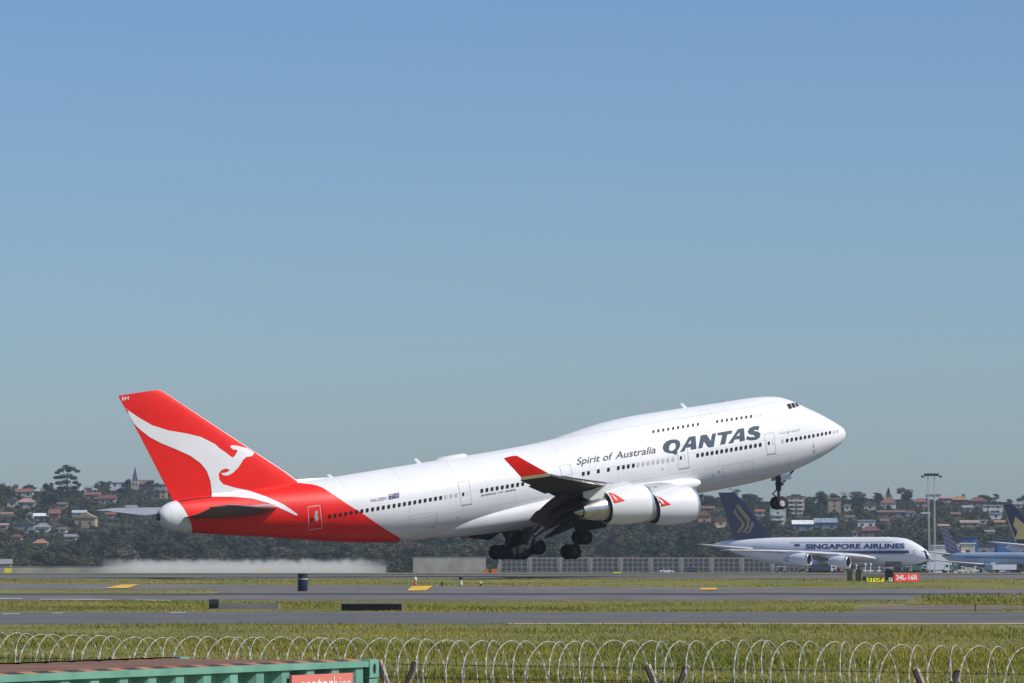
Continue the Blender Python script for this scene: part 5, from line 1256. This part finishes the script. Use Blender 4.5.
for px, m, lb in ((781, M_CARW, 'luggage cart with a white canopy left of the outer engine of the double-deck airliner'), (803, M_STRUT, 'luggage cart with a dark canopy below the outer engine of the double-deck airliner'), (838, M_CARW, 'luggage cart with a white canopy below the inner engine of the double-deck airliner'), (888, M_CARB, 'luggage cart with a blue canopy behind the tall black cabinet'),
                  (907, M_CARW, 'luggage cart with a white canopy right behind the red runway sign'), (924, M_STRUT, 'luggage cart with a dark canopy just left of the floodlight mast'), (947, M_CARB, 'luggage cart with a blue canopy right of the white box truck'), (1016, M_CARW, 'luggage cart with a white canopy at the right edge of the apron')):
    luggage(px, 1120 if px < 930 else 1045, m, lb)
# ------------------------------------------------------------------ shipping container in the foreground
M_GREEN = mat('green_container_paint', (.165, .37, .28), .65, col2=(.115,.275,.21), scale=2.5, detail=10)
_n = M_GREEN.node_tree; _b = _n.nodes['Principled BSDF']; _t = _n.nodes.new('ShaderNodeTexCoord'); _mp = _n.nodes.new('ShaderNodeMapping'); _mp.inputs['Scale'].default_value = (6, 6, 1.6)
_z = _n.nodes.new('ShaderNodeTexNoise'); _z.inputs['Scale'].default_value = 1.0; _z.inputs['Detail'].default_value = 9; _z.inputs['Roughness'].default_value = .75
_n.links.new(_t.outputs['Object'], _mp.inputs[0]); _n.links.new(_mp.outputs[0], _z.inputs['Vector'])
_r = _n.nodes.new('ShaderNodeMapRange'); _r.inputs[1].default_value = .60; _r.inputs[2].default_value = .72; _r.inputs[4].default_value = .85; _n.links.new(_z.outputs['Fac'], _r.inputs[0])
_mx = _n.nodes.new('ShaderNodeMix'); _mx.data_type = 'RGBA'; _old = _b.inputs['Base Color'].links[0].from_socket
_n.links.new(_r.outputs[0], _mx.inputs['Factor']); _n.links.new(_old, _mx.inputs['A']); _mx.inputs['B'].default_value = (.16,.085,.05,1); _n.links.new(_mx.outputs['Result'], _b.inputs['Base Color'])

M_RUST = mat('rusty_roof', (.22, .115, .075), .85, col2=(.15,.08,.055), scale=1.2, detail=8)
M_RUST2 = mat('orange_rust', (.42, .20, .09), .9, col2=(.28,.12,.06), scale=3)
M_GAP = mat('dark_rim_gap', (.055,.030,.022), .9)
M_SALMON = mat('salmon_sign', (.70, .19, .15), .55)
dcn = 42.0; fr = Vector(((379-CX)/F*dcn, dcn, 0)); ztop = HC - (659.3-HY)/F*dcn
ang = RAD(29.0)
along = Vector((-math.sin(ang), -math.cos(ang), 0)); across = Vector((-math.cos(ang), math.sin(ang), 0))   # towards the viewer's left front, and to the back
Hc_, Lc, Wc = 2.59, 12.19, 2.44
z0 = float(gz(dcn))
# local frame: x along the container away from its right end, y to the back, z up
box_ = empty('shipping_container', (fr.x, fr.y, z0), (0,0,0), 'pale green shipping container with a rusty roof and a salmon name board', 'container')
rot = Matrix((along, across, Vector((0,0,1)))).transposed()
box_.rotation_euler = rot.to_euler()
# (along, across, up) is left handed or right handed: mirror y if needed
SGN = 1 if rot.determinant() > 0 else -1
if SGN < 0:
    rot = Matrix((along, -across, Vector((0,0,1)))).transposed(); box_.rotation_euler = rot.to_euler()
Hc_ = ztop - z0
Yb = lambda y: SGN*y
pitch = .46
def corr(n0, n1, depth, zb, zt, y0, x0):
    pts = []
    for k in range(n0, n1):
        b = x0 + k*pitch; pts += [(b, 0), (b+.13, 0), (b+.21, depth), (b+.38, depth)]
    pts.append((x0+n1*pitch, 0)); V = []; Fc = []
    for x, dpt in pts: V += [(x, Yb(y0+dpt), zb), (x, Yb(y0+dpt), zt)]
    return V, [(2*i, 2*i+2, 2*i+3, 2*i+1) for i in range(len(pts)-1)]
nC = int((Lc-.5)/pitch)
V, Fc = corr(0, nC, .11, .2, Hc_-.072, .03, .26); mb = MB(); mb.add(V, Fc)
V, Fc = corr(0, nC, -.11, .2, Hc_-.072, Wc-.03, .26); mb.add(V, Fc)
mb.box((Lc-.08, Yb(Wc/2), Hc_/2), (.05, Wc-.2, Hc_-.3)).build('side_panel', M_GREEN, box_)
for y in (.06, Wc-.06):
    MB().box((Lc/2, Yb(y), Hc_-.042), (Lc-.36, .10, .062)).build('top_rail', M_GREEN, box_)
    MB().box((Lc/2, Yb(y), .11), (Lc-.36, .12, .2)).build('bottom_rail', M_GREEN, box_)
for x in (.09, Lc-.09):
    for y in (.09, Wc-.09):
        MB().box((x, Yb(y), Hc_/2), (.155, .155, Hc_-.38)).build('corner_post', M_GREEN, box_)
        for z in (Hc_-.09, .09):
            c = MB().box((x, Yb(y), z), (.18, .18, .18)).build('corner_casting', M_GREEN, box_)
            ring = [(x + .028*math.cos(t), Yb(y - math.copysign(.0935, Wc/2-y)), z + .052*math.sin(t)) for t in np.arange(14)*2*math.pi/14]
            MB().add(ring, [tuple(range(14))]).build('lifting_hole', M_BLACK, c)
    MB().box((x, Yb(Wc/2), Hc_-.11), (.12, Wc-.36, .16)).build('header', M_GREEN, box_)
# end wall seen past the corner post: dark door recess
MB().box((.10, Yb(Wc/2), Hc_/2), (.05, Wc-.34, Hc_-.42)).build('end_door', M_GREEN, box_)
# roof sheet with shallow corrugations running across
V = []; Fc = []; xs_ = []
for k in range(nC+1):
    b = .22 + k*pitch; xs_ += [(b, -.035), (b+.14, -.035), (b+.20, -.008), (b+.40, -.008)]
for x, z in xs_: V += [(x, Yb(.12), Hc_+z), (x, Yb(Wc-.12), Hc_+z)]
MB().add(V, [(2*i, 2*i+2, 2*i+3, 2*i+1) for i in range(len(xs_)-1)]).build('roof', M_RUST, box_)
for y in (.10, Wc-.10):
    rb = MB(); sg = 1 if y < 1 else -1
    for k in range(nC+1):
        b = .22 + k*pitch
        for xx in (b-.03, b+.17): rb.v += [(xx+(.0 if xx < b else .0), Yb(y-.035*sg), Hc_-.012), (xx+.03, Yb(y+.07*sg), Hc_+.006)]
    nq = len(rb.v)//2
    for q in range(nq-1): rb.f.append((2*q, 2*q+2, 2*q+3, 2*q+1)); rb.m.append(q % 2)
    rb.build('roof_rim', [M_RUST2, M_GAP], box_, recalc=False)
# salmon name board on the side near the right end
def cpx(px, py):       # point on the container's front face under a picture point
    o_ = Vector((0,0,HC)); d_ = Vector(((px-CX)/F, 1, (HY-py)/F)); n_ = across; t = ((Vector((fr.x, fr.y, 0)) - o_).dot(n_))/d_.dot(n_)
    q = o_ + d_*t - Vector((fr.x, fr.y, z0)); return q.dot(along), q.z
xa, za = cpx(289.5, 675.4); xb, zb_ = cpx(350.5, 673.2)
bd = MB().box(((xa+xb)/2, Yb(-.012), za-.24), (abs(xa-xb), .03, .48)).build('name_board', M_SALMON, box_)
V, Fc = text2d('seatos', 1.0, 0, .03); W1 = V[:,0].max(); V2, Fc2 = text2d('hire', 1.0, 0, -.005)
cap = .73; wt = abs(xa-xb); sx = wt*.88/(W1 + V2[:,0].max()*.9)
X0 = max(xa, xb) - wt*.13
tx = [(X0 - x*sx*.94, Yb(-.031), za - .175 + y*.22) for x, y in V]; MB().add(tx, Fc).build('lettering', M_WHITE, bd, recalc=False)
tx = [(X0 - (W1*.95+x*.86)*sx, Yb(-.031), za - .175 + y*.22) for x, y in V2]; MB().add(tx, Fc2).build('lettering', M_WHITE, bd, recalc=False)

# ------------------------------------------------------------------ razor wire fence behind the container
M_WIRE = mat('galvanised_razor_wire', (.50, .52, .52), .5)
M_STRAND = mat('dark_barbed_strand', (.06,.055,.05), .7)
M_POST = mat('weathered_post', (.44, .40, .37), .8, col2=(.26,.15,.10), scale=6)
M_POSTR = mat('shaded_rusty_edge', (.12,.045,.03), .8)
def fx(px, d): return (px-CX)/F*d
dL, dR = 58.0, 49.5
A0 = Vector((fx(0, dL), dL, 0)); A1 = Vector((fx(1024, dR), dR, 0)); fdir = (A1-A0).normalized(); fn_ = Vector((-fdir.y, fdir.x, 0))
Lf = (A1-A0).length; ext = 9.0
s0, s1 = -ext, Lf + ext*.6
fence = empty('razor_wire_fence', (A0.x, A0.y, float(gz(A0.y))), (0,0,0), 'galvanised razor wire coil carried on slanted posts behind the container', 'fence')
R0 = .47; base = Vector(fence.location)
def ztopf(t): return HC - 1.005 + .0*t
V = []; Fc = []; turn = .255; nseg = 34; tot = int((s1-s0)/turn); th = []
prev = None; k = 0; ph = 0.0
pts = []
for i in range(tot*nseg):
    a = 2*math.pi*i/nseg; n_ = i/nseg
    wob = hash_noise(n_, 3.1, 2.1, 2)*.05
    x = s0 + turn*n_ + .045*math.sin(1.5*a) + .09*float(hash_noise(n_*1.0, 0, 1.7, 5)) + .05*math.sin(a*.5+n_*1.9); r = R0*(1+.07*float(hash_noise(n_, 1, 3.0, 4)))
    t = min(max(x/Lf, -.6), 1.6); zt = HC - (0.965 + .02*math.sin(x*.9)) + .05*float(hash_noise(x, 0, 4.0, 3))
    p = A0 + fdir*x + fn_*(r*math.cos(a)*.95) ; p.z = zt - R0 + r*math.sin(a); pts.append(p - base)
# ribbon core
core = MB(); n6 = 5; rad = .0046
for i, p in enumerate(pts):
    q = pts[min(i+1, len(pts)-1)] - pts[max(i-1, 0)]; q.normalize(); u = q.orthogonal().normalized(); v = q.cross(u)
    core.v += [tuple(p + (u*math.cos(c) + v*math.sin(c))*rad) for c in np.arange(n6)*2*math.pi/n6]
for i in range(len(pts)-1):
    for j in range(n6): core.f.append((i*n6+j, i*n6+(j+1)%n6, (i+1)*n6+(j+1)%n6, (i+1)*n6+j)); core.m.append(0)
# barbs: little double-ended blades along the coil
acc = 0.0
for i in range(1, len(pts)):
    acc += (pts[i]-pts[i-1]).length
    if acc > .105:
        acc = 0.0; q = (pts[i]-pts[i-1]).normalized(); u = q.orthogonal().normalized(); v = q.cross(u); p = pts[i]
        core.add([p+q*.014, p+u*.019+q*.018, p-q*.014+u*.004, p+u*.019-q*.024], [(0,1,2),(0,2,3)]); core.add([p+q*.014, p-u*.019+q*.018, p-q*.014-u*.004, p-u*.019-q*.024], [(0,1,2),(0,2,3)])
core.build('razor_wire_coil', M_WIRE, fence, recalc=False)
# horizontal strands and slanted post arms
for dz, off in ((-.98-.33, 0.0), (-.98-.50, .3), (-.98-.50, -.3)):
    st = MB(); a = A0 + fdir*s0 + fn_*off - base; b = A0 + fdir*s1 + fn_*off - base; a.z = HC+dz-base.z; b.z = HC+dz-base.z
    st.tube(a, b, .004, n=5)
    for q in np.arange(.2, s1-s0, .14): st.box(a + (b-a)*(q/(s1-s0)), (.012,.012,.05))
    st.build('barbed_strand', M_STRAND, fence)
def post(px):
    # where the sight line of this column meets the fence line
    rx = (px-CX)/F; t = (A0.x - rx*A0.y)/(rx*fdir.y - fdir.x); c = A0 + fdir*t; g = float(gz(c.y)) - base.z; c = c - base; zt_ = HC - 1.27 - base.z
    for s_ in (-1, 1):
        tip = c + fdir*(.29*s_) + Vector((0,0,0)); tip.z = zt_; ft_ = Vector(c) + fdir*.02*s_; ft_.z = zt_-.62
        o = MB().box((tip+ft_)/2, (.055,.05,(tip-ft_).length), M=(tip-ft_).to_track_quat('Z','Y').to_matrix()).build('slanted_arm', M_POST, fence)
        MB().box((tip+ft_)/2 - fdir*.031, (.012,.055,(tip-ft_).length-.02), M=(tip-ft_).to_track_quat('Z','Y').to_matrix()).build('arm_shaded_edge', M_POSTR, o)  # dark strip on the left face: the arm's unlit side painted on
    b = Vector(c); b.z = g
    MB().tube(b, Vector((c.x, c.y, zt_-.58)), .04, n=10).build('post', M_POST, fence)
for px in (128, 398, 668, 938, 1208): post(px)
# chain link below the coil is out of the picture; two straining wires stand for the fence top
lk = MB()
a = A0 + fdir*s0 - base; b = A0 + fdir*s1 - base
for z in np.linspace(.1, HC-1.95-base.z, 8): lk.tube((a.x, a.y, z), (b.x, b.y, z), .004, n=4)
lk.build('straining_wires', M_STRAND, fence)

# ------------------------------------------------------------------ grass
M_GRASS = mat('grass_blades', (.295,.245,.036), .8, col2=(.14,.165,.022), scale=.11, coords='pos', spec=.2)
_n = M_GRASS.node_tree; _b = _n.nodes['Principled BSDF']
_g = _n.nodes.new('ShaderNodeNewGeometry'); _z = _n.nodes.new('ShaderNodeTexNoise'); _z.inputs['Scale'].default_value = 3.0; _n.links.new(_g.outputs['Position'], _z.inputs['Vector'])
_m = _n.nodes.new('ShaderNodeMapRange'); _m.inputs[1].default_value = .3; _m.inputs[2].default_value = .7; _m.inputs[3].default_value = .68; _m.inputs[4].default_value = 1.28; _n.links.new(_z.outputs['Fac'], _m.inputs[0])
_old = _b.inputs['Base Color'].links[0].from_socket; _s = _n.nodes.new('ShaderNodeVectorMath'); _s.operation = 'SCALE'; _n.links.new(_old, _s.inputs[0]); _n.links.new(_m.outputs[0], _s.inputs['Scale']); _n.links.new(_s.outputs[0], _b.inputs['Base Color'])
def grass(name, d, X, hmin, hmax, wd, label):
    n_ = len(d); z = gz(d); a = rng.uniform(0, 6.28, n_); h = rng.uniform(hmin, hmax, n_)*(.6+.8*np.clip(.5+hash_noise(X, d, 6.0, 2), 0, 1)); w_ = wd*rng.uniform(.6, 1.4, n_); ln = rng.normal(size=(n_, 2))*.35
    bx = np.stack([X, d, z-.02], 1); dx = np.stack([np.cos(a)*w_, np.sin(a)*w_*.6, 0*w_], 1); top = bx + np.stack([ln[:,0]*h, ln[:,1]*h, h], 1)
    Vv = np.stack([bx-dx, bx+dx, top], 1).reshape(-1, 3)
    me = bpy.data.meshes.new(name); me.vertices.add(3*n_); me.vertices.foreach_set('co', Vv.ravel()); me.loops.add(3*n_); me.loops.foreach_set('vertex_index', np.arange(3*n_)); me.polygons.add(n_); me.polygons.foreach_set('loop_start', np.arange(n_)*3); me.polygons.foreach_set('loop_total', np.full(n_, 3)) if False else None
    me.update(calc_edges=True); me.validate(); me.materials.append(M_GRASS)
    o = bpy.data.objects.new(name, me); COL.objects.link(o); return tag(o, label, 'grass', kind='stuff')
def spread(n_, d0, d1, marg=1.9, powr=1.0):
    u = rng.random(n_); d = 1/(1/d0 + (1/d1-1/d0)*u); X = (rng.random(n_)-.5)*1024/F*d*marg; return d, X
d, X = spread(320000, 86, D_ROAD0-.3); grass('meadow_grass', d, X, .05, .17, .018, 'olive rough grass between the fence and the perimeter road')
d, X = spread(85000, D_ROAD1+.3, D_TAX0-.3)
pxg = CX + F*X/d; k = ~((pxg > 208) & (pxg < 281) & (d > d_of_y(610.5)) & (d < d_of_y(604))) & ~((pxg > 855) & (d < d_of_y(605.0 if True else 0)) & (pxg < 1003))
grass('verge_grass', d[k], X[k], .04, .12, .028, 'strip of rough grass between the perimeter road and the taxiway')
d, X = spread(85000, d_of_y(591), D_RUN0+2)
pxg = CX + F*X/d; yy = 583.6 + 5.6*np.clip(pxg, 0, 1024)/1024; ypx = HY + F*_drop(d)/d; k = ypx < yy - .2
grass('runway_verge_grass', d[k], X[k], .03, .09, .045, 'strip of dry grass between the taxiway and the runway')
d, X = spread(9000, d_of_y(594.0), d_of_y(589.8)); pxg = CX + F*X/d; k = (pxg < 228 - 20*rng.random(len(pxg)))
grass('taxiway_grass', d[k], X[k], .05, .13, .035, 'small green grass island on the taxiway at the left')
d, X = spread(28000, d_of_y(604.8), d_of_y(595.5)); pxg = CX + F*X/d; k = (pxg > 915 + 30*rng.random(len(pxg))**2)
grass('mound_grass', d[k], X[k], .08, .30, .04, 'raised clump of green grass by the bare earth at the right edge')
# ------------------------------------------------------------------ air
def volbox(name, lo, hi, col, dens, label, aniso=0.0):
    c = [(a+b)/2 for a, b in zip(lo, hi)]; o = MB().box(c, [b-a for a, b in zip(lo, hi)]).build(name, [])
    m = bpy.data.materials.new(name + '_air'); m.use_nodes = True; n = m.node_tree; n.nodes.clear()
    v = n.nodes.new('ShaderNodeVolumePrincipled'); v.inputs['Color'].default_value = (*col, 1); v.inputs['Density'].default_value = dens; v.inputs['Anisotropy'].default_value = aniso
    ou = n.nodes.new('ShaderNodeOutputMaterial'); n.links.new(v.outputs[0], ou.inputs['Volume']); o.data.materials.append(m)
    return tag(o, label, name, kind='stuff'), m, v
volbox('haze', (-2700, -320, -2.5), (2700, 4700, 82), (.68, .82, 1.0), 5.5e-5, 'thin blue haze over the airfield and the hillside')

# white cloud standing in for heat shimmer behind the engines, across the runway
de = 620.0; se = de/F
def exhaust(px0, px1, ytop, dens, label, seed):
    z1 = HC + (HY-ytop)*se; zb_ = float(gz(de)) - .05
    o, m, v = volbox('shimmer_cloud', ((px0-CX)*se, de-3.0, zb_), ((px1-CX)*se, de+3.0, z1 + .9), (.97, .975, .98), 1.0, label)
    n = m.node_tree; L = n.links.new
    g = n.nodes.new('ShaderNodeNewGeometry'); mp = n.nodes.new('ShaderNodeMapping'); mp.inputs['Scale'].default_value = (.8, .6, .6); mp.inputs['Location'].default_value = (seed, 0, 0)
    nz = n.nodes.new('ShaderNodeTexNoise'); nz.inputs['Scale'].default_value = 1.0; nz.inputs['Detail'].default_value = 5; nz.inputs['Roughness'].default_value = .65
    L(g.outputs['Position'], mp.inputs[0]); L(mp.outputs[0], nz.inputs['Vector'])
    sx = n.nodes.new('ShaderNodeSeparateXYZ'); L(g.outputs['Position'], sx.inputs[0])
    def mth(op, a, b, clamp=False):
        q = n.nodes.new('ShaderNodeMath'); q.operation = op; q.use_clamp = clamp
        for i, vv in enumerate((a, b)):
            if hasattr(vv, 'is_linked'): L(vv, q.inputs[i])
            else: q.inputs[i].default_value = vv
        return q.outputs[0]
    top = mth('ADD', z1 - 1.35, mth('MULTIPLY', nz.outputs['Fac'], 2.7))
    a = mth('MULTIPLY', mth('SUBTRACT', top, sx.outputs['Z']), 1.5, True)
    e0 = mth('MULTIPLY', mth('SUBTRACT', sx.outputs['X'], (px0-CX)*se), .16, True); e1 = mth('MULTIPLY', mth('SUBTRACT', (px1-CX)*se, sx.outputs['X']), .16, True)
    d = mth('MULTIPLY', mth('MULTIPLY', a, dens), mth('MULTIPLY', e0, e1)); L(d, v.inputs['Density'])
exhaust(98, 390, 559.3, .19, 'long white cloud standing in for heat shimmer low over the runway below the red tail', 3.0)
